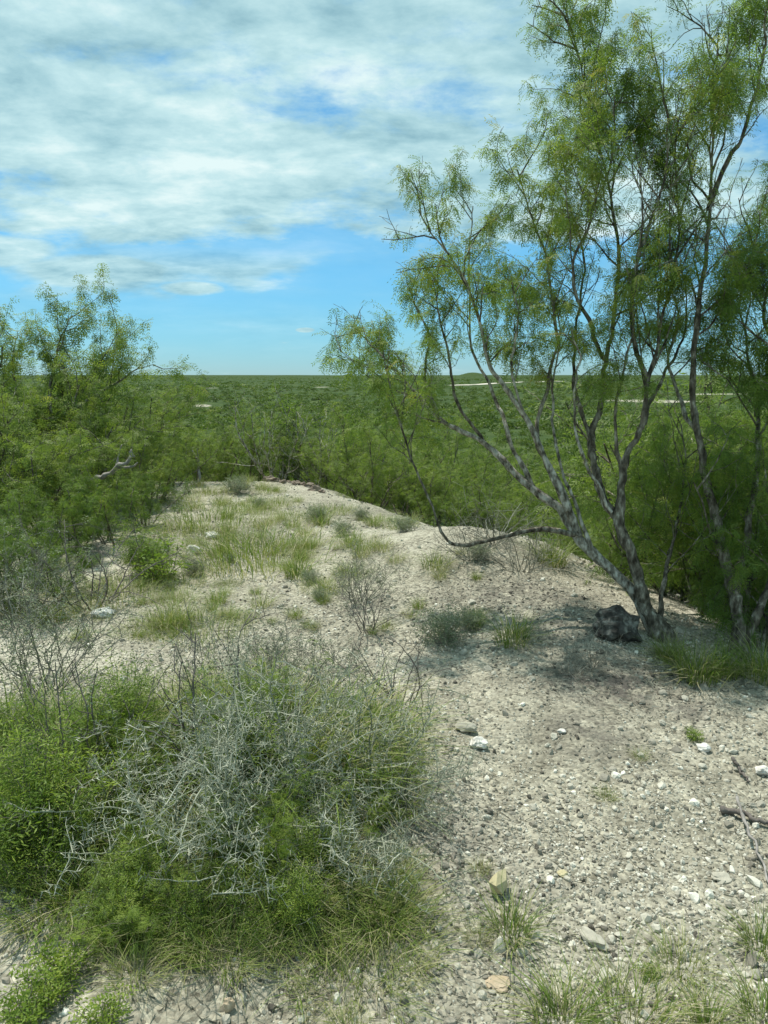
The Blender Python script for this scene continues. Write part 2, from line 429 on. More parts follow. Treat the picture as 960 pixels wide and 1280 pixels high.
stone('boulder', 'dark rough boulder resting beside the big mesquite trunk', 'rock', 771, 796, (0.15, 0.13, 0.13), M['darkstone'], 3, sub=IV3, fac=IF3, amp=0.4, sink=0.2)
stone('stone', 'smooth white rounded stone beside a tiny dark green sprig', 'stone', 878, 939, (0.036, 0.03, 0.024), M['whitestone'], 4, sink=0.15)
stone('stone', 'small white stone left of the dark gravel patch', 'stone', 702, 917, (0.024, 0.02, 0.015), M['whitestone'], 5, sink=0.15)
stone('stone', 'pale chunky stone in front of a flatter grey stone', 'stone', 597, 934, (0.045, 0.038, 0.034), M['whitestone'], 6, sink=0.2)
stone('stone', 'flat grey stone behind a pale chunky stone', 'stone', 582, 914, (0.055, 0.04, 0.028), M['pebble'], 7, sink=0.2)
stone('stone', 'yellow angular flat stone behind a green grass tuft', 'stone', 621, 1117, (0.055, 0.036, 0.05), M['yellowstone'], 8, sub=IV0, fac=IF0, sink=0.15, rz=0.9, amp=0.5)
stone('stone', 'small yellowish stone lying right of the yellow angular stone', 'stone', 703, 1095, (0.02, 0.018, 0.012), M['yellowstone'], 9, sink=0.2)
stone('stone', 'long pale grey stone with pointed end near the bottom grass tufts', 'stone', 742, 1180, (0.026, 0.055, 0.02), M['pebble'], 10, sink=0.2, rz=0.5)
stone('stone', 'rusty tan stone embedded in gravel below the yellow stone', 'stone', 622, 1230, (0.04, 0.035, 0.015), M['tanstone'], 11, sink=0.3)
stone('stone', 'tan upright stone at the bottom edge of the gravel', 'stone', 287, 1262, (0.018, 0.016, 0.024), M['tanstone'], 12, sink=0.2)
stone('stone', 'white stone cut by the right picture edge above the dead sticks', 'stone', 956, 968, (0.04, 0.04, 0.028), M['whitestone'], 13, sink=0.2)
stone('stone', 'flat grey stone beneath the crossing dead sticks', 'stone', 902, 1100, (0.034, 0.03, 0.014), M['pebble'], 14, sink=0.2)
stone('stone', 'white chunky stone on bare ground right of the leafy green bush', 'stone', 241, 692, (0.085, 0.07, 0.06), M['whitestone'], 15, sink=0.2)
stone('stone', 'pale stone behind the white chunky stone at the ridge middle', 'stone', 265, 672, (0.09, 0.07, 0.045), M['whitestone'], 16, sink=0.25)
stone('stone', 'pale broad stone half buried left of the grass clump', 'stone', 130, 770, (0.10, 0.07, 0.045), M['whitestone'], 17, sink=0.25)
for k in range(9):
    u, v, q = 338 + 8 * k, 600 + 1.6 * k + rng.uniform(-2, 3), rng.uniform(0.05, 0.13)
    stone('clod', 'brown crumbling clod of earth heaped on the far ridge end', 'clod', u, v, (q, q * 0.8, q * 0.6), M['brownclod'], 500 + k, 'brown clods on the ridge end', amp=0.6, sink=0.35, rz=k)
SM = []
for k in range(6):
    mb = MB(); mb.add(lump(IV2, 80 + k, 0.3, 1.6) * np.array([1, 0.85, 0.65]), IF2, 0, 0.28 + 0.07 * k); SM.append(mb.mesh('stone', [M['pebble']]))
n = 0
while n < 90:
    u, v = rng.uniform(20, 955), 640 + 640 * rng.uniform(0, 1) ** 0.8
    if u < 540 and v > 790: continue
    p = gp(u, v)
    if edge_dist(p[0], p[1]) > -0.1: continue
    s = rng.uniform(0.012, 0.026) * (0.6 + 0.14 * p[1])
    o = obj('stone', SM[n % 6], None, p + np.array([0, 0, s * 0.25])); o.scale = (s, s * rng.uniform(0.7, 1.1), s); o.rotation_euler = (rng.uniform(-.4, .4), rng.uniform(-.4, .4), rng.uniform(0, 6))
    tag(o, 'pale fist sized or smaller stone loose on the gravel', 'stone', 'loose stones on the gravel'); n += 1

# ------------------------------------------------------------------ foliage templates
def rhomb(p, d, n_, L, W):
    s = np.cross(n_, d); s = s / np.linalg.norm(s)
    return [p, p + d * L * 0.45 + s * W / 2, p + d * L, p + d * L * 0.45 - s * W / 2]

def pinnate(seed, npair=8, plen=0.085, leaflet=0.026, width=0.0048, droop=0.5):
    r = np.random.default_rng(seed); V = []
    for side in (-1, 1):
        ang = side * r.uniform(0.35, 0.7); dr = droop * r.uniform(0.5, 1.4)
        for i in range(npair):
            t = (i + 0.8) / npair
            x = 0.012 + plen * t
            c = np.array([x * math.cos(ang * (1 - 0.3 * t)), x * math.sin(ang * (1 - 0.3 * t)), -dr * plen * t * t])
            ax = nrm(np.array([math.cos(ang), math.sin(ang), -2 * dr * t]))
            nn = nrm(np.array([0.2 * r.normal(), 0.2 * r.normal(), 1.0]) + ax * 1.0 * dr)
            sd = nrm(np.cross(nn, ax))
            for s in (-1, 1):
                d = nrm(ax * 0.75 + s * sd + np.array([0, 0, -0.35]) + r.normal(size=3) * 0.12)
                V += rhomb(c, d, nn, leaflet * r.uniform(0.8, 1.15) * (1 - 0.35 * abs(t - 0.4)), width)
    V = np.array(V); return V, np.arange(len(V)).reshape(-1, 4)
PIN = [pinnate(s, droop=d) for s, d in ((1, 0.4), (2, 0.9), (3, 0.6), (4, 1.3))]
PINC = [pinnate(10 + s, 4, 0.085, 0.036, 0.0085, 0.6) for s in range(3)]           # coarser, for plants farther off
def sprig(seed, n=7, L=0.03, W=0.009):
    r = np.random.default_rng(seed); V = []
    for i in range(n):
        c = np.array([i * 0.011, 0, 0]); d = nrm(np.array([r.uniform(0.2, 0.8), (-1) ** i * 0.9, r.uniform(-0.3, 0.6)]))
        V += rhomb(c, d, nrm(np.array([0, 0, 1]) + r.normal(size=3) * 0.4), L * r.uniform(0.7, 1.2), W)
    V = np.array(V); return V, np.arange(len(V)).reshape(-1, 4)
SPR = [sprig(20 + k) for k in range(3)]
SPRT = [sprig(35 + k, 9, 0.021, 0.0042) for k in range(3)]
SPRF = [sprig(30 + k, 8, 0.018, 0.0065) for k in range(3)]

# ------------------------------------------------------------------ branching plants
class Plant:
    def __init__(s, r=None):
        s.tubes = []; s.nodes = []; s.r = r or rng
    def grow(s, p, d, L, rad, level, P):
        r = s.r; seg = P['seg'][level]; n = max(3, int(L / seg)); st = L / n
        pts = [np.array(p, float)]; d = nrm(d); zd = nrm(r.normal(size=3))
        for i in range(n):
            d = nrm(d + r.normal(size=3) * P['jit'][level] + zd * (P['zig'] * (-1) ** i) + np.array([0, 0, P['trop'][level]]))
            pts.append(pts[-1] + d * st)
        pts = np.array(pts); s.tubes.append((pts, np.linspace(rad, max(rad * 0.3, P['rmin']), n + 1), level))
        s.spawn(pts, rad, level, P, P['start'][level])
    def spawn(s, pts, rad, level, P, start):
        r = s.r; seglen = np.linalg.norm(np.diff(pts, axis=0), axis=1); cum = np.concatenate([[0], np.cumsum(seglen)]); L = cum[-1]
        def pos(t):
            q = t * L; i = min(int(np.searchsorted(cum, q, 'right')) - 1, len(pts) - 2); f = (q - cum[i]) / max(seglen[i], 1e-6)
            return pts[i] * (1 - f) + pts[i + 1] * f, nrm(pts[i + 1] - pts[i])
        if level < P['max']:
            m = max(2, int(round(L * (1 - start) * P['perm'][level])))
            for k in range(m):
                t = min(1.0, start + (1 - start) * (k + r.uniform(0.1, 0.9)) / m)
                p, d = pos(t)
                side = nrm(np.cross(d, r.normal(size=3)))
                ang = math.radians(r.uniform(*P['ang']))
                cd = nrm(d * math.cos(ang) + side * math.sin(ang) + np.array([0, 0, P['lift']]))
                cl = P['len'][level + 1] * r.uniform(0.55, 1.25) * (1 - 0.35 * t)
                s.grow(p, cd, cl, min(rad * 0.55, P['rad'][level + 1]) * r.uniform(0.7, 1.1), level + 1, P)
        if level >= P['leaf']:
            m = max(1, int(L * (1 - start * 0.6) / P['gap']))
            for k in range(m):
                p, d = pos(start * 0.6 + (1 - start * 0.6) * (k + r.uniform(0, 1)) / m); s.nodes.append((p, d))
    def wood(s, mb, lo=0, hi=9, mat=0, sides=(8, 6, 4, 3, 3)):
        for pts, rad, lv in s.tubes:
            if lo <= lv <= hi: tube(mb, pts, rad, sides[lv], mat, cap=lv < 2)
    def leaves(s, mb, temps, per=2, size=(0.8, 1.2), droop=0.4, mat=0, tint=(0.45, 0.16), keep=None, hang=0.0):
        if not s.nodes: return
        r = s.r
        p = np.repeat(np.array([a for a, _ in s.nodes]), per, 0); d = np.repeat(np.array([b for _, b in s.nodes]), per, 0)
        if keep is not None:
            k = keep(p); p, d = p[k], d[k]
        N = len(p); side = nrm(np.cross(d, r.normal(size=(N, 3))))
        ax = nrm(d * r.uniform(0.0, 0.7, (N, 1)) + side + np.array([0, 0, -droop]) * r.uniform(0.2, 1.6, (N, 1)))
        R = frames(ax, nrm(np.array([0, 0, 1.0]) + r.normal(size=(N, 3)) * 0.35))
        sc = r.uniform(size[0], size[1], N)
        cl = 0.22 * fbm(p[:, 0] * 3 + p[:, 2] * 2, p[:, 1] * 3 - p[:, 2] * 2.2, 77, 3)
        ti = np.clip(r.normal(tint[0], tint[1], N) + cl, 0, 1)
        w = r.integers(0, len(temps), N)
        for k, (tv, tf) in enumerate(temps):
            q = w == k; inst(mb, tv, tf, p[q], R[q], sc[q], mat, ti[q])

MES = dict(max=3, leaf=2, seg=[0.12, 0.09, 0.06, 0.045], jit=[0.12, 0.15, 0.2, 0.25], zig=0.14, trop=[0.04, 0.05, 0.03, -0.02], start=[0.3, 0.18, 0.12, 0.1],
           perm=[11.0, 8.0, 5.5], ang=(25, 68), lift=0.20, len=[2.0, 0.78, 0.38, 0.16], rad=[0.03, 0.008, 0.0036, 0.002], rmin=0.0013, gap=0.052)

def limb_pts(L, n=None):
    P = np.array([at(u, v, D) for u, v, D in L])
    n = n or max(12, int(np.linalg.norm(np.diff(P, axis=0), axis=1).sum() / 0.035))
    S = spline(P, n); t = np.linspace(0, 1, n)[:, None]
    wob = np.stack([fbm(np.arange(n) / 4.5, np.full(n, 3.3 * k + len(L)), int(L[0][0]) + k, 3) for k in range(3)], -1)
    S[1:] += wob[1:] * 0.02
    return S

def hand_tree(name, label, base, limbs, P, leafkw, cat='tree', crown_mat='mesquite'):
    pl = Plant(np.random.default_rng(int(base[0] * 1000) % 9999 + 5))
    e = thing(name, label, cat, base)
    for i, L in enumerate(limbs):
        S = limb_pts(L['p']); n = len(S)
        rad = L['r'] * L.get('k', 0.62) * np.linspace(1, 0.0, n) ** 1.25 + 0.004
        if L.get('flare'): rad = rad * (1 + 0.3 * np.exp(-np.arange(n) / 8.0) + 0.8 * np.exp(-np.arange(n) / 2.5))
        rad = rad * (1 + 0.22 * fbm(np.arange(n) / 2.8, np.zeros(n), 60 + i, 3))
        mb = MB(); tube(mb, S - base, rad, 14, 0, gnarl=0.32)
        obj('trunk' if i == 0 else 'limb', mb.mesh('limb', [M[L.get('m', 'bark')]], True), e)
        f = L.get('f', 0.92); pl.spawn(S, float(rad[n // 2]), 0, dict(P, len=[P['len'][0]] + [q * f for q in P['len'][1:]]), L.get('s', 0.35))
    mb = MB(); pl.wood(mb, 1, 9, 0)
    pl.leaves(mb, PIN, mat=1, **leafkw)
    for k in range(len(mb.v)): mb.v[k] = mb.v[k] - base
    obj('crown', mb.mesh('crown', [M['bark'], M[crown_mat]]), e)
    return e

# big mesquite: trunk at the boulder, limbs fanning up and to the left
b = gp(826, 797); D0 = float((b - EYE) @ np.array([0, CP, -SP]))
b[2] -= 0.04
def LL(lst, d0=0.0, d1=0.0):
    n = len(lst); return [(u, v, D0 + d0 + (d1 - d0) * i / (n - 1)) for i, (u, v) in enumerate(lst)]
limbs = [
    dict(p=LL([(828, 800), (812, 765), (800, 735), (788, 690), (776, 650), (778, 605), (784, 570), (800, 540), (808, 505), (812, 470), (826, 415), (842, 330), (848, 250), (838, 150)], 0, -0.1), r=0.066, s=0.48, flare=True),
    dict(p=LL([(776, 652), (755, 622), (745, 585), (740, 545), (752, 495), (757, 450), (768, 390), (770, 300), (752, 190), (728, 90), (706, 8)], 0, 0.25), r=0.042, s=0.36),
    dict(p=LL([(822, 798), (790, 737), (745, 694), (722, 668), (700, 637), (665, 610), (630, 577), (605, 553), (575, 538), (545, 520), (520, 492), (500, 468), (468, 436), (445, 412)], 0.02, 0.5), r=0.058, s=0.66, f=0.52, m='palebark'),
    dict(p=LL([(724, 670), (705, 622), (678, 560), (660, 528), (632, 486), (612, 455), (600, 410), (582, 350), (550, 305), (522, 262)], 0.1, -0.25), r=0.034, s=0.5, f=0.66, m='palebark'),
    dict(p=LL([(712, 640), (692, 600), (672, 545), (684, 478), (697, 420), (684, 330), (664, 270), (648, 212)], 0.1, 0.1), r=0.026, s=0.45, f=0.62),
    dict(p=LL([(668, 612), (640, 560), (628, 520), (612, 485), (590, 430), (585, 350), (588, 300), (592, 258)], 0.2, 0.6), r=0.022, s=0.5, f=0.66, m='palebark'),
    dict(p=LL([(718, 668), (670, 661), (625, 671), (575, 681), (555, 668), (538, 630), (510, 560), (492, 490), (480, 440)], 0.08, -0.15), r=0.022, s=0.6),
    dict(p=LL([(742, 560), (722, 500), (716, 440), (730, 360), (726, 300), (712, 255)], 0.05, 0.5), r=0.02, s=0.5, f=0.5),
    dict(p=LL([(826, 785), (829, 730), (838, 690), (850, 640), (858, 590), (850, 530)], 0.0, 0.3), r=0.022, s=0.2),
    dict(p=LL([(810, 480), (790, 420), (795, 340), (812, 280), (830, 225), (836, 140)], -0.05, -0.35), r=0.022, s=0.25),
    dict(p=LL([(757, 450), (735, 400), (715, 345), (740, 270), (765, 200), (770, 120)], 0.1, -0.2), r=0.018, s=0.2),
    dict(p=LL([(545, 520), (530, 470), (535, 420), (522, 385), (508, 360)], 0.4, 0.6), r=0.014, s=0.3, f=0.55),
    dict(p=LL([(605, 553), (570, 500), (560, 440), (548, 395), (540, 350)], 0.3, 0.1), r=0.015, s=0.35, f=0.55),
    dict(p=LL([(745, 696), (712, 615), (694, 545), (690, 480), (700, 420), (694, 370)], 0.05, 0.3), r=0.016, s=0.6, f=0.42, m='palebark'),
    dict(p=LL([(722, 668), (688, 590), (655, 515), (640, 455), (648, 400), (640, 345)], 0.08, -0.2), r=0.016, s=0.6, f=0.42, m='palebark'),
    dict(p=LL([(779, 606), (768, 540), (778, 470), (790, 410), (786, 340)], 0.0, -0.3), r=0.015, s=0.4, f=0.7),
    dict(p=LL([(765, 640), (728, 570), (718, 505), (724, 450), (716, 410)], -0.02, -0.25), r=0.015, s=0.5, f=0.6, m='palebark'),
    dict(p=LL([(806, 530), (824, 480), (846, 440), (858, 390), (852, 330)], 0.0, 0.4), r=0.015, s=0.3, f=0.7),
]
def gaps(p):
    f = fbm(p[:, 0] * 2.4 + 3, p[:, 2] * 2.4 + p[:, 1] * 1.3, 91, 3)
    return rng.uniform(-0.40, 0.30, len(p)) < f * 1.35 + 0.20
hand_tree('mesquite_tree', 'tall feathery mesquite with many pale limbs leaning left behind the dark boulder', b, limbs, MES, dict(per=3, size=(0.75, 1.3), droop=0.65, keep=gaps, tint=(0.5, 0.18)))

b2 = gp(926, 822); D0 = float((b2 - EYE) @ np.array([0, CP, -SP])); b2[2] -= 0.04
limbs = [
    dict(p=LL([(926, 826), (921, 775), (916, 735), (902, 690), (888, 620), (874, 560), (868, 505), (868, 440), (876, 370), (886, 300), (889, 240), (891, 156), (893, 94), (898, 40)], 0, 0.15), r=0.060, s=0.5, flare=True),
    dict(p=LL([(918, 745), (930, 700), (938, 640), (948, 575), (946, 500), (932, 430), (926, 380), (945, 300)], 0.0, 0.3), r=0.036, s=0.4),
    dict(p=LL([(926, 812), (950, 762), (968, 715), (975, 650), (985, 560), (975, 470), (985, 380), (990, 330)], 0.02, -0.2), r=0.04, s=0.4),
    dict(p=LL([(885, 262), (910, 203), (932, 156), (952, 80), (958, 20), (962, -30)], 0.15, 0.0), r=0.02, s=0.3),
    dict(p=LL([(872, 540), (850, 500), (838, 450), (846, 390), (830, 330)], 0.15, 0.5), r=0.018, s=0.3, m='palebark'),
    dict(p=LL([(946, 520), (960, 440), (955, 380), (970, 330), (965, 270)], 0.2, 0.6), r=0.02, s=0.25),
    dict(p=LL([(905, 700), (880, 680), (862, 640), (845, 600)], 0.1, 0.5), r=0.015, s=0.25),
]
hand_tree('mesquite_tree', 'mesquite at the right picture edge rising from coarse grass', b2, limbs, dict(MES, perm=[10, 8, 5.5]), dict(per=3, size=(0.8, 1.3), droop=0.6, keep=gaps, tint=(0.44, 0.16)))

# left mesquite
b3 = on(-4.3, 10.6); D0 = float((b3 - EYE) @ np.array([0, CP, -SP])); ub, vb = 480 + FPX * b3[0] / D0, 640 + FPX * (-(b3 - EYE) @ np.array([0, SP, CP])) / D0
b3[2] -= 0.05
limbs = [
    dict(p=LL([(ub, vb + 4), (70, 590), (64, 545), (62, 505), (66, 465), (76, 425), (90, 392)], 0, -0.2), r=0.09, s=0.35, flare=True),
    dict(p=LL([(66, 560), (90, 515), (112, 475), (130, 445), (150, 412)], 0, 0.3), r=0.05, s=0.3),
    dict(p=LL([(80, 520), (110, 500), (148, 476), (172, 462), (192, 455)], 0, -0.2), r=0.04, s=0.3, m='palebark'),
    dict(p=LL([(64, 570), (35, 530), (20, 490), (16, 450), (22, 415)], 0, 0.4), r=0.05, s=0.3),
    dict(p=LL([(60, 580), (20, 550), (-20, 520), (-50, 470), (-45, 430)], 0, -0.5), r=0.05, s=0.3),
    dict(p=LL([(62, 590), (100, 572), (125, 550), (145, 540)], -0.1, -0.7), r=0.04, s=0.3),
    dict(p=LL([(62, 590), (95, 560), (125, 520), (140, 505)], 0.1, 0.7), r=0.04, s=0.3),
    dict(p=LL([(60, 590), (20, 570), (-30, 560)], -0.1, -0.9), r=0.04, s=0.3),
]
PF = dict(MES, perm=[6.5, 5.5, 0], max=2, leaf=1, len=[2, 0.95, 0.55, 0.2], gap=0.046, seg=[0.2, 0.13, 0.1, 0.1])
PIN_KEEP = PIN; PIN = PINC
hand_tree('mesquite_tree', 'windblown bushy mesquite at the left picture edge against the sky', b3, limbs, PF, dict(per=2, size=(0.9, 1.5), droop=0.5, tint=(0.6, 0.17)), crown_mat='mesquite')
PIN = PIN_KEEP

# ------------------------------------------------------------------ brush prototypes
def mesq_bush(seed, H=1.7, stems=7, spread=0.7, temps=None, per=2, size=(0.9, 1.5), perm=(4.6, 4.4), gap=0.07, mat='brush', bark='bark', tint=(0.45, 0.18)):
    r = np.random.default_rng(seed); pl = Plant(r)
    P = dict(MES, max=2, leaf=1, perm=[perm[0], perm[1], 0], len=[H, H * 0.42, H * 0.24, 0.1], gap=gap, seg=[0.16, 0.11, 0.09, 0.09], rad=[0.03, 0.010, 0.005, 0.003], start=[0.18, 0.1, 0.05, 0], ang=(30, 75))
    for k in range(stems):
        a = 6.283 * (k + r.uniform(0, 0.8)) / stems
        d = np.array([math.cos(a) * spread * r.uniform(0.3, 1.2), math.sin(a) * spread * r.uniform(0.3, 1.2), 1.0])
        pl.grow(np.array([math.cos(a), math.sin(a), 0]) * 0.08 - np.array([0, 0, 0.08]), d, H * r.uniform(0.7, 1.1), 0.024 * r.uniform(0.7, 1.3), 0, P)
    w = MB(); pl.wood(w, 0, 9, 0, sides=(5, 3, 3, 3)); f = MB(); pl.leaves(f, temps or PINC, per, size, 0.35, 0, tint)
    return [('stems', w.mesh('stems', [M[bark]])), ('foliage', f.mesh('foliage', [M[mat]]))]

BUSH = [mesq_bush(100 + k, H=1.7 + 0.15 * k, stems=6 + k % 3, spread=0.55 + 0.12 * k) for k in range(4)]
FINE = [mesq_bush(110 + k, H=1.7, stems=6, spread=0.6, temps=PIN, per=3, size=(0.8, 1.3), gap=0.055, mat='mesquite', tint=(0.35, 0.18)) for k in range(2)]
BUSHB = [mesq_bush(120 + k, H=1.4, stems=8, spread=0.9, temps=SPR, size=(1.3, 2.1), gap=0.05, mat='forb', tint=(0.35, 0.18)) for k in range(2)]
THIN = [mesq_bush(140 + k, H=1.9, stems=8, spread=0.6, temps=PINC, per=1, gap=0.16, bark='palebark', tint=(0.5, 0.2)) for k in range(2)]

G_SLOPE = 'brush on the slope beyond the ridge'
def bush_at(proto, name, label, u, dist, sc, group=None, sink=0.05):
    x, y = polar(u, dist); p = on(x, y, -sink); return place(proto, name, label, 'bush', p, None, sc, group)

# brush right behind the ridge crest
bush_at(THIN[0], 'thin_bush', 'sparse bush with bare grey stems showing, behind the brown clods', 345, 14.6, 1.0)
bush_at(THIN[1], 'thin_bush', 'sparse grey stemmed bush right of the brown clods', 395, 14.6, 0.85)
bush_at(BUSHB[0], 'dark_bush', 'dense dark green bush between the bare stemmed bushes at the ridge end', 372, 15.6, 1.35)
for (u, r, s, k) in ((320, 16.0, 1.2, 0), (415, 15.2, 1.1, 1), (440, 14.2, 1.0, 3), (470, 12.8, .85, 3), (505, 12.4, .8, 1), (540, 11.8, .7, 0), (575, 11.2, .6, 2), (610, 11.4, .6, 3), (645, 11.0, .62, 1), (520, 13.2, .75, 2), (585, 12.8, .8, 1),
                     (455, 18, 1.35, 0), (500, 17, 1.3, 2), (545, 16, 1.2, 3), (590, 15.5, 1.0, 1), (640, 15, 1.0, 0), (690, 14, 1.0, 2), (730, 12, .75, 1), (770, 11.5, .75, 3),
                     (430, 22, 1.5, 1), (480, 23, 1.5, 3), (530, 22, 1.6, 0), (580, 21, 1.5, 2), (630, 22, 1.6, 1), (690, 20, 1.6, 0), (750, 19, 1.7, 3),
                     (380, 20, 1.3, 3), (340, 22, 1.3, 2), (290, 19, 1.3, 1), (260, 18, 1.1, 0)):
    if k == 2 and r < 17:
        bush_at(BUSHB[1], 'dark_bush', 'dense small leaved green bush among the feathery slope brush', u, r, s * 0.9, 'dense bushes on the slope beyond the ridge')
    else:
        bush_at(BUSH[k], 'brush_bush', 'feathery green brush bush on the slope just beyond the bare ridge', u, r, s * 0.8, G_SLOPE)
# brush below the two right trees
for (u, r, s, k) in ((800, 8.6, 0.42, 0), (835, 8.0, 0.55, 1), (870, 7.6, 1.05, 3), (905, 7.4, 1.0, 2), (945, 7.0, 1.1, 0), (985, 6.6, 1.1, 1), (820, 10.5, 0.75, 2), (880, 10, 1.5, 3), (940, 9.5, 1.5, 1), (860, 13, 1.7, 0), (930, 13, 1.7, 2), (1000, 9, 1.6, 3)):
    bush_at(FINE[k % 2] if r < 9 else BUSH[k], 'brush_bush', 'dark feathery brush bush in shade behind the two right mesquites', u, r, s, 'brush behind the right mesquites')
for (u, r, s, lab) in ((862, 6.7, .72, 'dark feathery sapling between the two right trunks'), (905, 6.3, .8, 'feathery sapling hugging the right hand trunk from behind'), (965, 5.7, .85, 'feathery sapling at the right picture edge by the trunk'), (772, 7.4, .4, 'feathery green sapling behind the boulder tree trunk')):
    bush_at(FINE[int(u) % 2], 'mesquite_sapling', lab, u, r, s)
for (u, r, s, k, lab) in ((30, 7.6, .5, 0, 'low feathery bush in front of the left thicket, at the edge'), (85, 7.9, .5, 1, 'low feathery bush in front of the left thicket beside bare twigs'), (135, 8.3, .48, 3, 'low feathery bush in front of the pale fallen branch'), (180, 9.2, .42, 2, 'low feathery bush at the thicket corner beside the ridge grass'), (-15, 6.6, .45, 1, 'low feathery bush cut by the left edge behind the grey shrubs'), (60, 6.5, .32, 2, 'small feathery bush among the left bare shrubs')):
    bush_at(FINE[k % 2], 'low_brush', lab, u, r, s)
# left thicket
for (u, r, s, k) in ((-30, 9.6, 0.95, 0), (20, 9.0, 0.8, 1), (60, 9.3, 0.75, 3), (110, 9.8, 0.75, 2), (150, 10.4, 0.68, 0), (190, 11.4, 0.55, 1), (215, 13, 0.6, 3), (175, 14, .95, 2), (240, 15, 0.65, 0), (130, 13, 1.05, 1), (90, 12.4, 1.05, 3), (275, 15.4, 0.65, 2), (30, 11.5, 1.1, 2), (-20, 12.5, 1.2, 3), (215, 17, .9, 1)):
    bush_at(BUSH[k], 'thicket_bush', 'soft green feathery bush in the thicket under the left mesquite', u, r, s, 'thicket under the left mesquite')

# scattered brush down the slope and on the near plain: one object each
n = 0
while n < 150:
    r = 26 * (150 / 26) ** rng.uniform(); u = rng.uniform(-60, 1020)
    x, y = polar(u, r)
    bush_at(BUSH[n % 4] if n % 5 else BUSHB[n % 2], 'plain_bush', 'green brush bush far down on the plain below the ridge', u, r, rng.uniform(1.1, 1.9), 'brush on the near plain', 0.1); n += 1

# the far plain reads as one mass
def far_brush():
    mb = MB()
    def blob(N, seed, size):
        r = np.random.default_rng(seed); P = []; Rr = []
        d = nrm(r.normal(size=(N, 3))); d[:, 2] = np.abs(d[:, 2])
        p = d * (r.uniform(0.35, 1, (N, 1)) ** 0.5) * np.array([1.0, 1.0, 0.85]); p *= (1 + 0.25 * r.normal(size=(N, 1)))
        t = []
        for q in p:
            ax = nrm(r.normal(size=3)); t += rhomb(q, ax, nrm(np.cross(ax, r.normal(size=3))), size, size * 0.6)
        return np.array(t), np.arange(4 * N).reshape(-1, 4)
    for (lo, hi, cnt, nf, sz, smin, smax) in ((60, 260, 2600, 130, 0.30, 1.0, 2.3), (240, 900, 7000, 45, 0.5, 1.2, 2.6), (800, 5000, 9000, 12, 0.9, 1.6, 3.4)):
        for k in range(3):
            N = cnt // 3; r = np.exp(rng.uniform(math.log(lo), math.log(hi), N)); u = rng.uniform(-120, 1080, N)
            a = (u - 480) / FPX; kk = r / np.hypot(a, CP); x, y = a * kk, CP * kk
            ok = np.ones(N, bool)
            for (cx, cy, rx, ry, rot) in CLEAR:
                cd = math.hypot(cx, cy); ok &= ~((np.abs(a - cx / cy * CP) < rx / cd * 1.0) & (r < cd + ry) & (r > cd * 0.87 - ry))
            tr = np.hypot(TRACK[:, 0], TRACK[:, 1]); ta = TRACK[:, 0] / TRACK[:, 1] * CP; o_ = np.argsort(ta)
            rr = np.interp(a, ta[o_], tr[o_], left=-1, right=-1); ok &= ~((rr > 0) & (r > rr - 170) & (r < rr + 15))
            dens = fbm(x / 60, y / 60, 71, 3) + rng.uniform(-0.6, 0.9, N) > -0.1
            ok &= dens
            x, y = x[ok], y[ok]; N = len(x); s = rng.uniform(smin, smax, N)
            p = np.stack([x, y, terrain(x, y) + 0.1], -1); ang = rng.uniform(0, 6.28, N)
            R = np.zeros((N, 3, 3)); R[:, 0, 0] = np.cos(ang); R[:, 0, 1] = -np.sin(ang); R[:, 1, 0] = np.sin(ang); R[:, 1, 1] = np.cos(ang); R[:, 2, 2] = 1
            tv, tf = blob(nf, 300 + k + int(lo), sz)
            inst(mb, tv, tf, p, R, s[:, None] * np.array([1, 1, 0.85]), 0, np.clip(rng.normal(0.42, 0.2, N), 0, 1))
    o = obj('scrubland', mb.mesh('scrubland', [M['scrub']])); o['kind'] = 'stuff'; o['label'] = 'dense green scrub covering the plain to the horizon'; o['category'] = 'scrub'
far_brush()

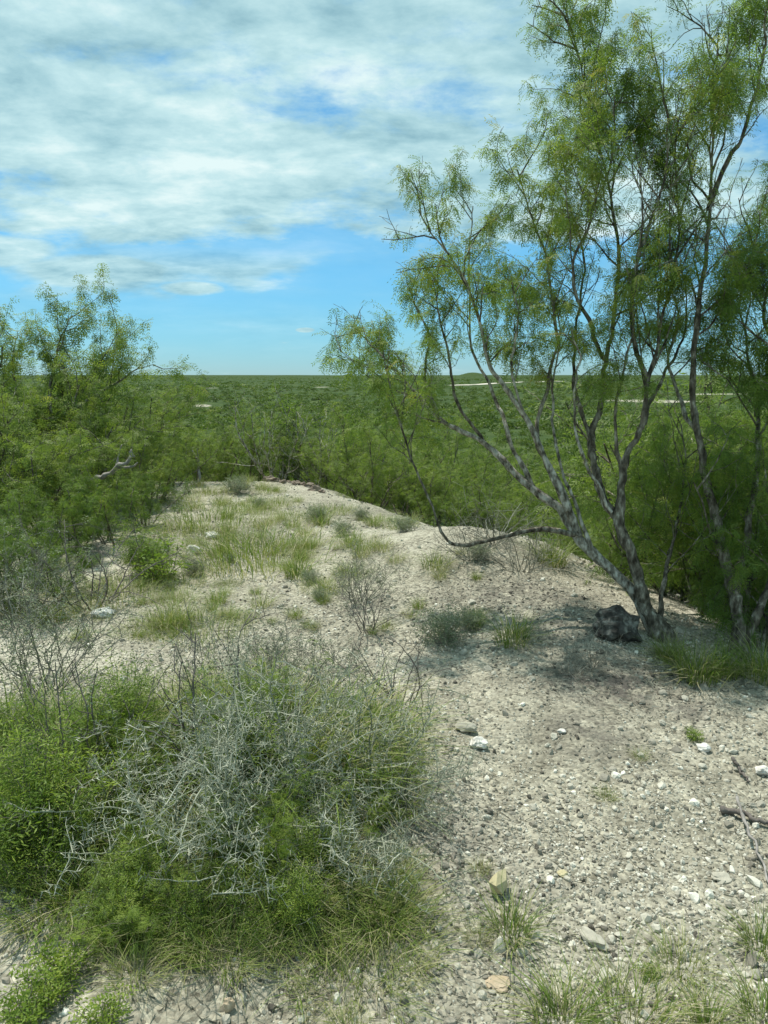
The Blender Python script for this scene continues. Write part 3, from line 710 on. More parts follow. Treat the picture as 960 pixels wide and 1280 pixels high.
# ------------------------------------------------------------------ grass
def tuft(seed, n=90, h=0.25, spread=0.07, lean=0.5, w=0.004, tint=(0.42, 0.2), segs=4):
    r = np.random.default_rng(seed); mb = MB()
    a = r.uniform(0, 6.283, n); rad = spread * np.sqrt(r.uniform(0, 1, n))
    hh = h * r.uniform(0.45, 1.1, n); ln = np.minimum(lean * r.uniform(0.2, 1.5, n) * (0.5 + rad / spread), 1.1); da = a + r.normal(0, 0.6, n)
    dead = r.uniform(0, 1, n) < 0.25; hh = np.where(dead, hh * 0.7, hh); ln = np.where(dead, ln + r.uniform(0.3, 1.1, n), ln)
    t = np.linspace(0, 1, segs + 1)
    dirv = np.stack([np.cos(da), np.sin(da), np.zeros(n)], -1)
    base = np.stack([np.cos(a) * rad, np.sin(a) * rad, np.full(n, -0.01)], -1)
    out = (hh * ln)[:, None] * t[None] ** 2 * 1.0; up = hh[:, None] * (t[None] - 0.35 * np.clip(ln, 0, 1.6)[:, None] * t[None] ** 2.4)
    P = base[:, None] + dirv[:, None] * out[..., None] + np.array([0, 0, 1.0]) * up[..., None]
    P[..., :2] += (r.normal(0, 0.012, (n, segs + 1, 2)) * t[None, :, None])
    sd = np.stack([-np.sin(da + r.normal(0, .5, n)), np.cos(da), np.zeros(n)], -1)
    ww = w * r.uniform(0.6, 1.3, n)[:, None] * np.array([0.8, 1, 0.9, 0.6, 0.12])[:segs + 1][None]
    V = np.stack([P - sd[:, None] * ww[..., None] / 2, P + sd[:, None] * ww[..., None] / 2], 2).reshape(-1, 3)
    i = (np.arange(n) * (segs + 1) * 2)[:, None] + (np.arange(segs) * 2)[None]
    f = np.stack([i, i + 1, i + 3, i + 2], -1).reshape(-1, 4)
    mb.add(V, f, 0, np.repeat(np.clip(r.normal(tint[0], tint[1], n) + 0.4 * dead, 0, 1), segs))
    return mb.mesh('blades', [M['grass']])
TG = [[('blades', tuft(200 + k, 170 + 40 * (k % 3), 0.26, 0.09 + 0.03 * (k % 3), 0.8, 0.0036 + 0.0006 * (k % 2), (0.46 + 0.05 * (k % 3), 0.26)))] for k in range(4)]     # green
TD = [[('blades', tuft(220 + k, 170, 0.24, 0.12, 0.9, 0.0033, (0.66, 0.18)))] for k in range(3)]          # half dry
TL = [[('blades', tuft(240 + k, 300, 0.42, 0.16, 0.8, 0.0055, (0.46, 0.22)))] for k in range(2)]          # coarse, long
TW = [[('blades', tuft(260 + k, 520, 0.20, 0.34, 0.75, 0.0030, (0.52, 0.2)))] for k in range(3)]          # wide, low, thin

def forb(seed, H=0.2, stems=14, spread=0.9, mat='forb', temps=SPR, size=(0.8, 1.3), gap=0.028, tint=(0.55, 0.18), bark='darktwig', perm=(14, 0)):
    r = np.random.default_rng(seed); pl = Plant(r)
    P = dict(MES, max=1, leaf=0, perm=[perm[0], 0, 0], len=[H, H * 0.45, 0.1, 0.1], gap=gap, seg=[0.05, 0.04, 0.04], rad=[0.003, 0.0018, 0.001], rmin=0.0008, start=[0.15, 0.05, 0], ang=(30, 70))
    for k in range(stems):
        a = 6.283 * (k + r.uniform(0, 0.9)) / stems
        d = np.array([math.cos(a) * spread * r.uniform(0.2, 1.3), math.sin(a) * spread * r.uniform(0.2, 1.3), 1.0])
        pl.grow(np.array([math.cos(a), math.sin(a), 0]) * 0.02 * r.uniform(0, 2) - np.array([0, 0, 0.01]), d, H * r.uniform(0.6, 1.2), 0.003, 0, P)
    w = MB(); pl.wood(w, 0, 9, 0, sides=(4, 3, 3)); f = MB(); pl.leaves(f, temps, 1, size, 0.1, 0, tint)
    return [('stems', w.mesh('stems', [M[bark]])), ('foliage', f.mesh('foliage', [M[mat]]))]
FB = [forb(300 + k) for k in range(3)]
FS = [forb(320 + k, 0.28, 20, 0.9, 'sage', SPRF, (0.9, 1.4), 0.02, (0.45, 0.2), 'deadwood') for k in range(2)]
LB = [forb(340, 0.48, 24, 0.75, 'forb', SPRT, (0.8, 1.7), 0.020, (0.5, 0.24), 'darktwig', (12, 0)),
      forb(341, 0.50, 18, 0.8, 'forb', PIN, (0.4, 0.75), 0.026, (0.5, 0.25), 'darktwig', (11, 0)),
      forb(342, 0.46, 26, 0.85, 'forb', SPRF, (0.5, 1.3), 0.024, (0.42, 0.26), 'darktwig', (11, 0))]

T = 'grass tuft'
def gt(proto, u, v, hp, label, cat=T, name='grass_tuft', group=None, hnat=0.25):
    """hp: height in photo pixels"""
    p = gp(u, v); D = float((p - EYE) @ np.array([0, CP, -SP]))
    return place(proto, name, label, cat, p, None, max(0.25, hp / FPX * D / hnat), group)
# foreground tufts
gt(TG[0], 640, 1172, 66, 'green grass tuft in front of the yellow angular stone')
gt(TD[0], 598, 1178, 30, 'thin straw coloured wisp beside the tuft at the yellow stone')
gt(TG[1], 705, 1285, 78, 'green tuft at the bottom edge, left of two more')
gt(TG[2], 790, 1285, 84, 'broad green tuft at the bottom edge with long blades, middle of three')
gt(TD[1], 850, 1215, 60, 'half dry upright tuft above the bottom edge with pale seed stalks')
gt(TG[3], 884, 1290, 60, 'pale green tuft at the bottom edge, right of the broad one')
gt(TG[0], 952, 1190, 60, 'green tuft cut by the right edge below the dead sticks')
gt(TG[1], 958, 1285, 70, 'dark green tuft in the bottom right corner')
gt(TW[0], 450, 1235, 60, 'wide wispy grass patch on gravel below the thorn shrub')
gt(TD[2], 430, 1290, 40, 'dry sparse wisp at the bottom edge left of centre')
gt(TG[2], 285, 1205, 62, 'long bladed bright grass at the foot of the thorn shrub')
gt(TG[3], 240, 1195, 46, 'bright green tuft left of the long bladed grass below the thorn shrub')
gt(TG[0], 345, 1190, 52, 'curving green tuft under the right half of the thorn shrub')
gt(TD[0], 170, 1222, 62, 'pale straw tuft below the left side of the thorn shrub')
gt(TD[1], 30, 1105, 50, 'drooping straw tuft beneath the leafy shrub at left edge')
gt(TD[2], 100, 1110, 50, 'drooping straw tuft between leafy shrub and thorn shrub')
gt(FB[0], 80, 1225, 60, 'low leafy weed with bright green leaves on the lower left gravel', 'weed', 'leafy_weed', hnat=0.22)
gt(FB[1], 30, 1280, 60, 'dark leafy weed in the bottom left corner', 'weed', 'leafy_weed', hnat=0.22)
gt(FB[2], 130, 1288, 50, 'leafy weed at the bottom edge right of the corner weed', 'weed', 'leafy_weed', hnat=0.22)
gt(FB[0], 60, 1255, 45, 'small leafy weed between the bright weed and the corner weed', 'weed', 'leafy_weed', hnat=0.22)
# tufts by the trees
gt(TL[0], 872, 850, 62, 'coarse long grass tuft between the two right trunks', hnat=0.4)
gt(TL[1], 905, 845, 48, 'coarse grass tuft spilling over the edge before the right trunk', hnat=0.4)
gt(TL[1], 955, 850, 70, 'coarse grass clump right of the right hand trunk', hnat=0.4)
gt(TL[0], 835, 825, 40, 'short coarse tuft at the foot of the boulder tree', hnat=0.4)
gt(TG[1], 640, 803, 48, 'rounded green tuft in front of the grey dead shrubs')
gt(FS[0], 552, 803, 45, 'grey green shrublet left of the rounded green tuft', 'shrub', 'low_shrub', hnat=0.28)
gt(TL[1], 690, 706, 46, 'tall light green tuft on the mound crest below the low limb', hnat=0.4)
gt(TG[2], 545, 710, 30, 'small dark tuft on the mound left of the grey dead shrubs')
gt(FS[1], 600, 700, 24, 'tiny grey shrub on the mound under the drooping limb', 'shrub', 'low_shrub', hnat=0.28)
gt(TD[1], 757, 1000, 22, 'tiny dry tuft on open gravel below the dark patch')
gt(TD[2], 800, 948, 18, 'tiny straw tuft left of the smooth white stone')
gt(FB[1], 868, 926, 17, 'tiny dark green sprig above the smooth white stone', 'weed', 'leafy_weed', hnat=0.22)
gt(TD[0], 600, 1090, 18, 'tiny brown wisp above the yellow angular stone')
gt(FB[2], 810, 1225, 16, 'tiny dark weed beside the half dry tuft', 'weed', 'leafy_weed', hnat=0.22)
# tufts along the ridge
G_R = 'grass tufts on the ridge top'
gt(TG[0], 402, 657, 30, 'dense round green tuft near the far ridge end, right side')
gt(TG[1], 440, 683, 30, 'light green tuft right of the ridge middle, in front of the dense round tuft')
gt(TD[1], 478, 688, 26, 'half dry tuft right of the light green tuft on the ridge')
gt(TW[0], 335, 705, 60, 'largest hazy clump of pale thin grass in the ridge middle', hnat=0.2)
gt(TW[1], 300, 690, 40, 'thin pale grass on the left of the largest ridge clump', hnat=0.2)
gt(TG[3], 372, 722, 40, 'green tuft on the right flank of the largest ridge clump')
gt(TW[2], 262, 655, 34, 'low pale grass patch behind the white chunky stone', hnat=0.2)
gt(TD[2], 338, 655, 26, 'half dry tuft behind the largest ridge clump')
gt(TG[2], 212, 782, 44, 'green tuft on bare ground left of the pale twiggy shrubs')
gt(FB[1], 200, 728, 52, 'leafy green bush with dark shadow on the bare left ground', 'bush', 'leafy_bush', hnat=0.22)
gt(LB[0], 180, 718, 55, 'leafy green bush touching the bare twiggy shrub at left', 'bush', 'leafy_bush', hnat=0.5)
gt(TW[1], 250, 790, 36, 'thin grass at the left foot of the pale twiggy shrubs', hnat=0.2)
for (u, v, h) in ((240, 640, 24), (280, 632, 22), (310, 612, 18), (330, 608, 16), (262, 618, 16), (300, 640, 22), (350, 632, 18), (225, 665, 22), (285, 668, 22), (420, 640, 18), (450, 700, 20), (500, 660, 18), (380, 690, 22), (520, 655, 18), (320, 640, 18), (250, 605, 16), (310, 600, 14), (230, 625, 16), (470, 650, 16), (400, 735, 20), (490, 705, 20), (180, 790, 26), (330, 760, 24), (440, 720, 18)):
    gt((TW if rng.uniform() < 0.55 else TD)[int(rng.integers(3))], u + rng.uniform(-6, 6), v + rng.uniform(-4, 4), h, 'thin low wisp of dry pale grass on the ridge top', group=G_R, hnat=0.22)

n = 0
while n < 42:
    u, v = rng.uniform(150, 600), rng.uniform(612, 790)
    p = gp(u, v)
    if edge_dist(p[0], p[1]) > -0.1: continue
    k = n % 3
    gt((TG[n % 4], TD[n % 3], FS[n % 2])[k], u, v, rng.uniform(12, 30), ('green', 'straw coloured', 'grey green')[k] + ' tuft of the low growth scattered over the ridge crest', ('grass tuft', 'grass tuft', 'shrub')[k], ('grass_tuft', 'grass_tuft', 'low_shrub')[k], ('green tufts over the ridge crest', 'straw tufts over the ridge crest', 'grey shrublets over the ridge crest')[k], (0.25, 0.25, 0.28)[k]); n += 1
n = 0
while n < 55:
    u, v = rng.uniform(90, 560), rng.uniform(612, 800)
    p = gp(u, v)
    if edge_dist(p[0], p[1]) > 0 or fbm(p[0] * 0.7, p[1] * 0.7, 33, 2) + (300 - u) / 500 < rng.uniform(-0.5, 0.4): continue
    gt((TW, TD, TG)[int(rng.integers(3))][int(rng.integers(3))], u, v, rng.uniform(8, 18), 'thin low wisp of dry pale grass on the ridge top', group=G_R, hnat=0.22); n += 1

# ------------------------------------------------------------------ twiggy and thorny shrubs
CONE = (np.array([[0, -.5, -.3], [0, .5, -.3], [0, 0, .6], [1, 0, 0]], float), np.array([[0, 1, 3], [1, 2, 3], [2, 0, 3]]))
def thorny(seed, H=0.55, W=0.55, n=30, leafy=0, thorn=(0.02, 0.045), perm=(9, 9), gap=0.018, r0=0.005, tm=('thorn', 'thorn'), tint=(0.5, 0.15), trop=-0.03, zig=0.22, lvl=2, lens=(0.5, 0.3)):
    r = np.random.default_rng(seed); pl = Plant(r)
    P = dict(MES, max=lvl, leaf=0, perm=[perm[0], perm[1], 0], len=[H, H * lens[0], H * lens[1], 0.1], gap=gap, seg=[0.035, 0.03, 0.025], jit=[0.12, 0.16, 0.2], zig=zig, trop=[trop, trop, 0], rad=[r0, r0 * 0.6, r0 * 0.4], rmin=0.0009, start=[0.25, 0.1, 0.05], ang=(40, 85), lift=0.05)
    for k in range(n):
        a = 6.283 * (k + r.uniform(0, 0.9)) / n; q = r.uniform(0.15, 1.0)
        d = np.array([math.cos(a) * W * q * 1.6, math.sin(a) * W * q * 1.6, H * 1.2])
        pl.grow(np.array([math.cos(a), math.sin(a), 0]) * 0.05 * r.uniform(0, 1.5) - np.array([0, 0, 0.02]), d, H * r.uniform(0.7, 1.35), r0 * r.uniform(0.7, 1.2), 0, P)
    w = MB(); 
    for pts, rad, lv in pl.tubes: tube(w, pts, rad, (5, 4, 3)[lv], 0, float(np.clip(r.normal(*tint), 0, 1)), cap=False)
    if thorn:
        p = np.array([a for a, _ in pl.nodes]); d = np.array([b for _, b in pl.nodes]); N = len(p)
        ax = nrm(nrm(np.cross(d, r.normal(size=(N, 3)))) + d * 0.15)
        L = r.uniform(thorn[0], thorn[1], N)
        inst(w, *CONE, p, frames(ax, d), np.stack([L, np.full(N, 0.0029), np.full(N, 0.0029)], -1), 0, np.clip(r.normal(tint[0] + 0.08, tint[1], N), 0, 1))
    out = [('twigs', w.mesh('twigs', [M[tm[0]]]))]
    if leafy:
        pl.nodes = pl.nodes[::leafy]; f = MB(); pl.leaves(f, SPRF, 1, (0.5, 1.0), 0.0, 0, (0.4, 0.2)); out.append(('foliage', f.mesh('foliage', [M['sage']])))
    return out

# the big grey thorn shrub in the foreground
def at_px(u, dist): x, y = polar(u, dist); return on(x, y)
TB = dict(perm=(10, 9), gap=0.014, lens=(0.55, 0.32))
place(thorny(401, 0.60, 0.66, 34, **TB), 'thorn_shrub', 'grey green leafless thorn shrub in the foreground, the largest with long spines', 'shrub', at_px(300, 2.7), 0.3)
place(thorny(402, 0.48, 0.66, 19, tint=(0.42, 0.15), **TB), 'thorn_shrub', 'thorn shrub on the right of the big grey one, over dark green leaves', 'shrub', at_px(440, 2.85), 1.1)
place(thorny(403, 0.46, 0.7, 22, tint=(0.6, 0.15), **TB), 'thorn_shrub', 'pale thorn shrub on the left of the big grey one', 'shrub', at_px(190, 2.65), 2.0)
place(thorny(405, 0.40, 0.65, 10, tint=(0.55, 0.15), **TB), 'thorn_shrub', 'low sprawling thorn shrub at the front right of the big grey one', 'shrub', at_px(400, 2.6), 4.0)
place(thorny(407, 0.40, 0.6, 14, tint=(0.38, 0.15), **TB), 'thorn_shrub', 'dull grey thorn shrub sprawling at the front right foot of the foreground shrubs', 'shrub', at_px(435, 2.5), 5.0)
place(thorny(404, 0.5, 0.6, 10, tint=(0.5, 0.15), **TB), 'thorn_shrub', 'grey thorn shrub behind the largest one, rising through bright leaves', 'shrub', at_px(350, 3.3), 2.6)
# leafy undergrowth around them
for (u, r, s, k, lab) in ((300, 2.9, 0.75, 0, 'low leafy bush with green leaves beneath the biggest thorn shrub'), (480, 2.85, 0.5, 2, 'leafy bush at the right foot of the thorn shrubs beside bare gravel'),
                          (330, 3.4, 0.85, 1, 'bright leafy bush behind the biggest thorn shrub'), (20, 2.8, 0.85, 0, 'tall leafy shrub cut by the left picture edge'), (130, 3.4, 0.75, 0, 'bright green leafy shrub behind the pale thorn shrub')):
    place(LB[k], 'leafy_bush', lab, 'bush', at_px(u, r), None, s)
for i in range(26):
    u, r = rng.uniform(-30, 490), rng.uniform(2.45, 3.75)
    if u > 400 and r < 2.6: r += 0.3
    place(LB[i % 3], 'leafy_clump', 'leafy green clump growing among the foreground thorn shrubs and grass', 'bush', at_px(u, r), None, (rng.uniform(0.4, 0.75), rng.uniform(0.4, 0.75), rng.uniform(0.35, 0.75) * (1 if u < 330 else 0.5)), 'leafy clumps among the thorn shrubs')
for (u, r, h, k, lab) in ((130, 3.2, 1.5, 0, 'bright grass growing up through the left leafy shrubs'), (330, 3.05, 1.5, 1, 'bright grass growing up through the thorn shrub centre'), (410, 3.0, 1.2, 2, 'green grass growing through the right thorn shrub'), (60, 2.5, 0.75, 3, 'long grass in front of the left leafy shrubs'), (300, 2.5, 0.8, 1, 'grass under the front of the thorn shrub'), (375, 2.45, 0.75, 2, 'grass under the right front of the thorn shrub'), (480, 3.1, 0.9, 0, 'grass at the gravel edge behind the right thorn shrub')):
    place(TG[k], 'grass_tuft', lab, T, at_px(u, r), None, (h * 1.2, h * 1.2, h))
for i in range(46):
    u, r = rng.uniform(-20, 490), rng.uniform(2.5, 3.7)
    if u > 400 and r < 2.6: r += 0.3
    h = rng.uniform(0.7, 1.6) * (1 if r > 3.0 else 0.62)
    place(TG[i % 4] if i % 6 else TD[i % 3], 'grass_tuft', 'green grass clump growing among the foreground thorn shrubs', T, at_px(u, r), None, (h * 1.2, h * 1.2, h), 'grass clumps among the thorn shrubs')
for i in range(38):
    u, v = rng.uniform(70, 500), rng.uniform(1085, 1190)
    if u < 130 and v > 1130: continue
    h = rng.uniform(0.45, 0.85)
    place((TG[i % 4], TW[i % 3], TD[i % 3])[(i * 7) % 3 if i % 2 else 0], 'grass_tuft', 'low grass fringing the front of the foreground thorn shrubs', T, gp(u, v), None, (h * 1.1, h * 1.1, h), 'low grass in front of the thorn shrubs')
for i in range(16):
    u, r = rng.uniform(20, 340), rng.uniform(3.2, 3.8)
    h = rng.uniform(1.0, 1.7)
    place(TG[i % 4], 'grass_tuft', 'bright green tall grass at the back of the foreground shrubs', T, at_px(u, r), None, (h, h, h), 'bright grass at the back of the thorn shrubs')
for i in range(10):
    u, v = rng.uniform(130, 400), rng.uniform(1080, 1180)
    q = rng.uniform(0.28, 0.42) if u > 250 else rng.uniform(0.35, 0.5)
    place(LB[i % 3], 'leafy_clump', 'low leafy clump at the front foot of the foreground shrubs', 'bush', gp(u, v), None, (q * 1.2, q * 1.2, q), 'leafy clumps at the front of the thorn shrubs')
# dead twig shrubs, pale and dark
DT = [thorny(420 + k, 0.45, 0.5, 24, 4, (0.008, 0.02), (10, 9), 0.022, 0.0035, ('greytwig', 'thorn'), (0.42, 0.16), 0.0, 0.25) for k in range(2)]
DK = [thorny(430 + k, 0.45, 0.42, 11, 9, None, (8, 7), 0.03, 0.0045, ('darktwig', 'thorn'), (0.3, 0.1), 0.02, 0.28) for k in range(2)]
DG = [thorny(440 + k, 0.4, 0.6, 30, 0, None, (9, 8), 0.03, 0.0032, ('greytwig', 'thorn'), (0.5, 0.2), -0.01, 0.2) for k in range(2)]
for (p, u, r, s, lab) in ((DT[0], 260, 4.1, 0.85, 'pale twiggy dead shrub behind the thorn shrub, left of its neighbour'), (DT[1], 330, 4.3, 0.8, 'pale twiggy dead shrub behind the thorn shrub, in the middle'), (DT[0], 395, 4.0, 0.85, 'pale twiggy dead shrub behind the right thorn shrub'),
                       (DK[1], 265, 3.1, 1.3, 'dark bare zigzag stems rising above the big thorn shrub'), (DK[0], 500, 3.9, 0.95, 'dark bare zigzag shrub at the edge of the open gravel'), 
                       (DK[1], 75, 3.2, 1.15, 'dark bare stems rising above the left leafy shrubs'), (DT[1], 40, 4.4, 1.3, 'grey bare branching shrub at the left edge'), (DK[0], 110, 6.2, 1.5, 'bare twiggy shrub on the left bare ground, touching the leafy green bush'), (DT[1], 10, 6.0, 1.5, 'grey bare shrub by the left edge, behind the other'),
                       (DK[0], 460, 5.0, 0.8, 'small dark bare shrub standing on the bare middle ground'), (DT[1], 450, 5.6, 0.9, 'small pale bare shrub on the bare middle ground'), 
                       (DG[0], 620, 6.9, 1.2, 'grey dead shrub lying on the mound, largest of the three'), (DG[1], 655, 6.4, 1.1, 'brown grey dead shrub on the mound nearest the boulder'), (DG[1], 590, 6.5, 1.0, 'grey dead shrub on the mound left of the largest one'),
                       (DG[0], 750, 4.55, 0.55, 'dark dead twig mat on the dark gravel patch below the boulder'), (DG[1], 720, 4.4, 0.55, 'flattened dead twigs on the lower dark patch'), (DG[0], 500, 2.75, 0.7, 'brown dead twigs fringing the right side of the thorn shrubs'), (DG[1], 400, 2.35, 0.6, 'dead grey twigs below the front of the thorn shrubs')):
    place(p, 'bare_shrub', lab, 'shrub', at_px(u, r), None, s)

n = 0
while n < 16:
    u, v = rng.uniform(-10, 230) , rng.uniform(690, 810)
    p = gp(u, v)
    if edge_dist(p[0], p[1]) > 0.2: continue
    h = rng.uniform(0.5, 1.0)
    place((TG, TW)[n % 2][n % 3], 'grass_tuft', 'green or straw grass tuft among the bare shrubs on the left ground', T, p, None, h, 'grass tufts among the left bare shrubs'); n += 1
# fallen twigs and straw
def build_litter():
    mb = MB(); N = 9000
    cen = np.array([gp(u, v)[:2] for u, v in ((765, 860), (640, 745), (480, 1080), (520, 1000), (840, 830), (300, 1180), (100, 1130), (420, 780), (200, 760), (560, 760), (930, 870), (700, 1260), (350, 680), (940, 1030))])
    c = cen[rng.integers(0, len(cen), N)] + rng.normal(0, 0.35, (N, 2)) * np.array([1.1, 1.0])
    ok = edge_dist(c[:, 0], c[:, 1]) < 0.4; c = c[ok]; N = len(c)
    p = np.stack([c[:, 0], c[:, 1], terrain(c[:, 0], c[:, 1]) + 0.004], -1); a = rng.uniform(0, 6.28, N)
    ax = np.stack([np.cos(a), np.sin(a), rng.normal(0.05, 0.12, N)], -1); L = np.exp(rng.normal(-3.3, 0.5, N))
    inst(mb, *CONE, p, frames(ax, np.array([0, 0, 1.0])), np.stack([L, np.full(N, 0.0035), np.full(N, 0.0035)], -1), 0, np.clip(rng.normal(0.4, 0.3, N), 0, 1))
    o = obj('litter', mb.mesh('litter', [M['greytwig']])); o['kind'] = 'stuff'; o['label'] = 'fallen twigs and straw scattered over the gravel'; o['category'] = 'litter'
build_litter()

# ------------------------------------------------------------------ dead wood
def stick(name, label, pts, r, mat='deadwood', forks=()):
    S = spline(np.array(pts), 18); n = len(S); base = S[0].copy(); mb = MB()
    S[1:-1] += rng.normal(0, r * 0.5, (n - 2, 3))
    tube(mb, S - base, r * np.linspace(1, 0.55, n) * (1 + 0.12 * rng.normal(size=n)), 8, 0)
    o = obj(name, mb.mesh(name, [M[mat]], True), None, base); tag(o, label, 'stick')
    for F in forks:
        fm = MB(); Q = spline(np.array(F), 9); tube(fm, Q - base, r * 0.6 * np.linspace(1, 0.3, 9), 6, 0); obj('side_branch', fm.mesh('side_branch', [M[mat]], True), o)
    return o
def g3(u, v, h): return gp(u, v, h)
stick('dead_stick', 'thick dark dead stick lying at the right edge, crossed by a thinner one', [g3(900, 1018, 0.02), g3(925, 1024, 0.025), g3(950, 1032, 0.02), g3(985, 1038, 0.02)], 0.014, 'darktwig')
stick('dead_stick', 'thin pale stick curving down across the thick dark one', [g3(920, 1010, 0.05), g3(932, 1045, 0.045), g3(948, 1075, 0.03), g3(962, 1112, 0.02)], 0.007)
stick('dead_stick', 'short brown stick on gravel above the crossing sticks', [g3(915, 955, 0.03), g3(925, 968, 0.02), g3(936, 980, 0.01)], 0.009, 'darktwig')
stick('fallen_branch', 'pale forked dead branch in the thicket under the left mesquite', [at(105, 608, 8.6), at(125, 598, 8.5), at(145, 588, 8.4), at(160, 575, 8.3), at(165, 562, 8.3)], 0.03, 'deadwood', ([at(145, 588, 8.4), at(148, 570, 8.4), at(152, 556, 8.3)], [at(150, 585, 8.4), at(166, 583, 8.3), at(172, 578, 8.2)]))
stick('fallen_branch', 'dark leaning dead branch behind the pale forked one', [at(95, 606, 8.9), at(110, 585, 9.0), at(122, 570, 9.0), at(128, 556, 9.1)], 0.03, 'darktwig')
stick('dead_stub', 'white dead forked stub at the left end of the ridge', [on(-3.05, 12.6), at(249, 580, 12.8), at(244, 570, 12.8), at(240, 563, 12.8)], 0.025, 'deadwood', ([at(249, 580, 12.8), at(247, 566, 12.7), at(246, 560, 12.7)],))

# ------------------------------------------------------------------ light, sky, camera
SUN_EL, SUN_AZ = math.radians(69), math.radians(-42)          # azimuth clockwise from the viewing direction
sd = np.array([math.sin(SUN_AZ) * math.cos(SUN_EL), math.cos(SUN_AZ) * math.cos(SUN_EL), math.sin(SUN_EL)])
import mathutils
sl = bpy.data.lights.new('sun', 'SUN'); sl.energy = 4.0; sl.angle = math.radians(0.6); sl.color = (1.0, 0.955, 0.86)
so = bpy.data.objects.new('sun', sl); COL.objects.link(so); so.rotation_euler = mathutils.Vector(-sd).to_track_quat('-Z', 'Y').to_euler()

W = bpy.data.worlds.new('World'); SC.world = W; W.use_nodes = True
nt = W.node_tree; nt.nodes.clear(); wo = nt.nodes.new('ShaderNodeOutputWorld')
sky = nt.nodes.new('ShaderNodeTexSky'); sky.sky_type = 'NISHITA'; sky.sun_disc = False
sky.sun_elevation = SUN_EL; sky.sun_rotation = SUN_AZ; sky.air_density = 1.0; sky.dust_density = 0.0; sky.ozone_density = 5.0
tc = nt.nodes.new('ShaderNodeTexCoord'); sx = nt.nodes.new('ShaderNodeSeparateXYZ'); nt.links.new(tc.outputs['Generated'], sx.inputs[0])
bg = nt.nodes.new('ShaderNodeBackground'); bg.inputs[1].default_value = 0.13
humid = ramp(nt, sx.outputs[2], [(0.0, (0.27, 0.46, 0.66)), (0.06, (0.29, 0.55, 0.68)), (0.16, (0.36, 0.69, 0.75)), (0.6, (0.48, 0.90, 0.86))])   # water vapour
nt.links.new(mixc(nt, 1.0, sky.outputs[0], humid, 'MULTIPLY'), bg.inputs[0])
zz = mth(nt, 'ADD', mth(nt, 'MAXIMUM', sx.outputs[2], 0.0), 0.20)
cx = nt.nodes.new('ShaderNodeCombineXYZ'); nt.links.new(mth(nt, 'DIVIDE', sx.outputs[0], zz), cx.inputs[0]); nt.links.new(mth(nt, 'DIVIDE', sx.outputs[1], zz), cx.inputs[1])
cv = cx.outputs[0]
def mapr(x, a, b, c=0.0, d=1.0, smooth=True):
    m = nt.nodes.new('ShaderNodeMapRange'); m.interpolation_type = 'SMOOTHSTEP' if smooth else 'LINEAR'
    for i, q in enumerate((a, b, c, d)): m.inputs[i + 1].default_value = q
    nt.links.new(x, m.inputs[0]); return m.outputs[0]
def shifted(loc, scl=(1, 1, 1)):
    m = nt.nodes.new('ShaderNodeMapping'); m.inputs['Location'].default_value = loc; m.inputs['Scale'].default_value = scl; nt.links.new(cv, m.inputs[0]); return m.outputs[0]
n1 = noise(nt, 1.5, 10, 0.55, shifted((7.4, 1.9, 0), (0.85, 1, 1)), 0.4)
n2 = noise(nt, 5.5, 11, 0.64, shifted((9.1, 4.7, 2), (0.85, 1, 1)), 0.15)
n3 = noise(nt, 1.8, 6, 0.5, shifted((5.0, 2.0, 7)), 0.15)
n6 = noise(nt, 5.0, 11, 0.62, shifted((2.1, 8.7, 4), (0.8, 1, 1)), 0.15)
n7 = noise(nt, 0.8, 3, 0.5, shifted((1.3, 6.2, 9)), 0.2)
deck = mapr(sx.outputs[2], 0.115, 0.19)                      # the cloud sheet thins out towards the horizon
cov = mth(nt, 'ADD', mth(nt, 'MULTIPLY', n1, 0.62), mth(nt, 'MULTIPLY', n2, 0.38))
cov = mth(nt, 'ADD', cov, mth(nt, 'MULTIPLY', mth(nt, 'SUBTRACT', n7, 0.5), 0.25))
cov = mth(nt, 'ADD', cov, mth(nt, 'MULTIPLY', mth(nt, 'SUBTRACT', deck, 1.0), 0.28))
m1 = mth(nt, 'MULTIPLY', mapr(cov, 0.325, 0.50), 0.97)
low = nt.nodes.new('ShaderNodeMapping'); low.inputs['Scale'].default_value = (4.2, 4.2, 17); low.inputs['Location'].default_value = (1.9, 0.2, 0.1); nt.links.new(tc.outputs['Generated'], low.inputs[0])
n5 = noise(nt, 1.0, 9, 0.5, low.outputs[0], 0.1)
band = mth(nt, 'MULTIPLY', mapr(sx.outputs[2], 0.075, 0.10), mapr(sx.outputs[2], 0.17, 0.12))
m2 = mth(nt, 'MULTIPLY', mth(nt, 'MULTIPLY', mapr(n5, 0.50, 0.62), band), 0.8)
mask = mth(nt, 'MAXIMUM', m1, m2)
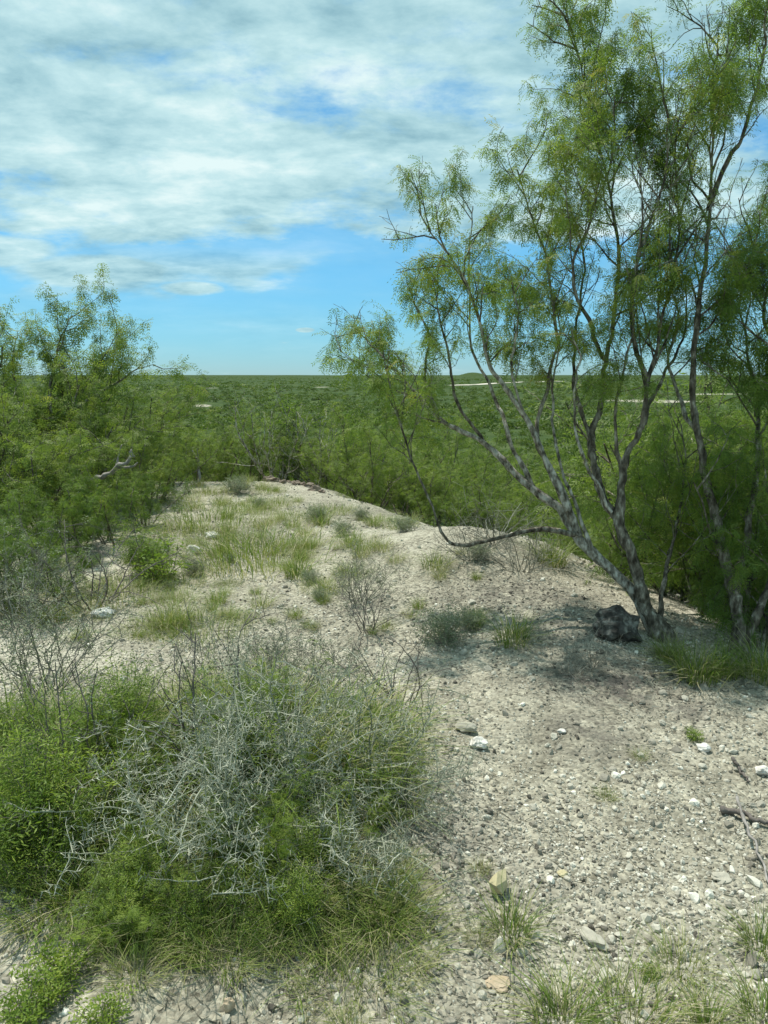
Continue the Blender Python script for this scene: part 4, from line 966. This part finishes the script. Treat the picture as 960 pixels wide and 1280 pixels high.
# a low bank of small cumulus, left of the view
ratio = mth(nt, 'DIVIDE', sx.outputs[0], mth(nt, 'MAXIMUM', sx.outputs[1], 0.05))
puff = nt.nodes.new('ShaderNodeMapping'); puff.inputs['Scale'].default_value = (11, 11, 24); nt.links.new(tc.outputs['Generated'], puff.inputs[0])
np_ = noise(nt, 1.0, 8, 0.5, puff.outputs[0], 0.1)
for (rx, rz, wx, wz) in ((-0.36, 0.117, 0.12, 0.020), (-0.50, 0.134, 0.10, 0.018), (-0.25, 0.103, 0.04, 0.009), (-0.10, 0.055, 0.012, 0.003)):
    q1 = mth(nt, 'DIVIDE', mth(nt, 'SUBTRACT', ratio, rx), wx); q2 = mth(nt, 'DIVIDE', mth(nt, 'SUBTRACT', sx.outputs[2], rz), wz)
    q = mth(nt, 'SUBTRACT', 1.0, mth(nt, 'ADD', mth(nt, 'MULTIPLY', q1, q1), mth(nt, 'MULTIPLY', q2, q2)))
    q = mth(nt, 'ADD', q, mth(nt, 'MULTIPLY', mth(nt, 'SUBTRACT', np_, 0.38), 2.8))
    mask = mth(nt, 'MAXIMUM', mask, mth(nt, 'MULTIPLY', mapr(q, -0.1, 0.9), 0.92))
mask = mth(nt, 'MAXIMUM', mask, mth(nt, 'MULTIPLY', mapr(n5, 0.35, 0.8), mth(nt, 'MULTIPLY', mapr(sx.outputs[2], 0.0, 0.05), 0.30)))
shade = mth(nt, 'ADD', mth(nt, 'MULTIPLY', n6, 0.62), mth(nt, 'MULTIPLY', n3, 0.38))
ccol = ramp(nt, shade, [(0.37, (0.29, 0.52, 0.60)), (0.45, (0.43, 0.69, 0.75)), (0.54, (0.60, 0.86, 0.89)), (0.63, (0.84, 1.02, 1.01))])
cb = nt.nodes.new('ShaderNodeBackground'); cb.inputs[1].default_value = 0.70; nt.links.new(ccol, cb.inputs[0])
mx = nt.nodes.new('ShaderNodeMixShader'); nt.links.new(mask, mx.inputs[0]); nt.links.new(bg.outputs[0], mx.inputs[1]); nt.links.new(cb.outputs[0], mx.inputs[2])
nt.links.new(mx.outputs[0], wo.inputs[0])
W.cycles.sampling_method = 'MANUAL'; W.cycles.sample_map_resolution = 1024

cam = bpy.data.cameras.new('camera'); co = bpy.data.objects.new('camera', cam); COL.objects.link(co)
cam.sensor_fit = 'VERTICAL'; cam.sensor_height = 24; cam.lens = 24 * FPX / 1280
cam.clip_start = 0.05; cam.clip_end = 40000
co.location = EYE; co.rotation_euler = (math.pi / 2 - PITCH, 0, 0); SC.camera = co
SC.render.engine = 'CYCLES'
vs = SC.view_settings; vs.view_transform = 'Standard'; vs.look = 'None'; vs.exposure = 0.45; vs.gamma = 1.0; vs.use_curve_mapping = False
SC.cycles.max_bounces = 8; SC.cycles.transparent_max_bounces = 4; SC.cycles.use_denoising = True
SC.render.resolution_x, SC.render.resolution_y = 768, 1024
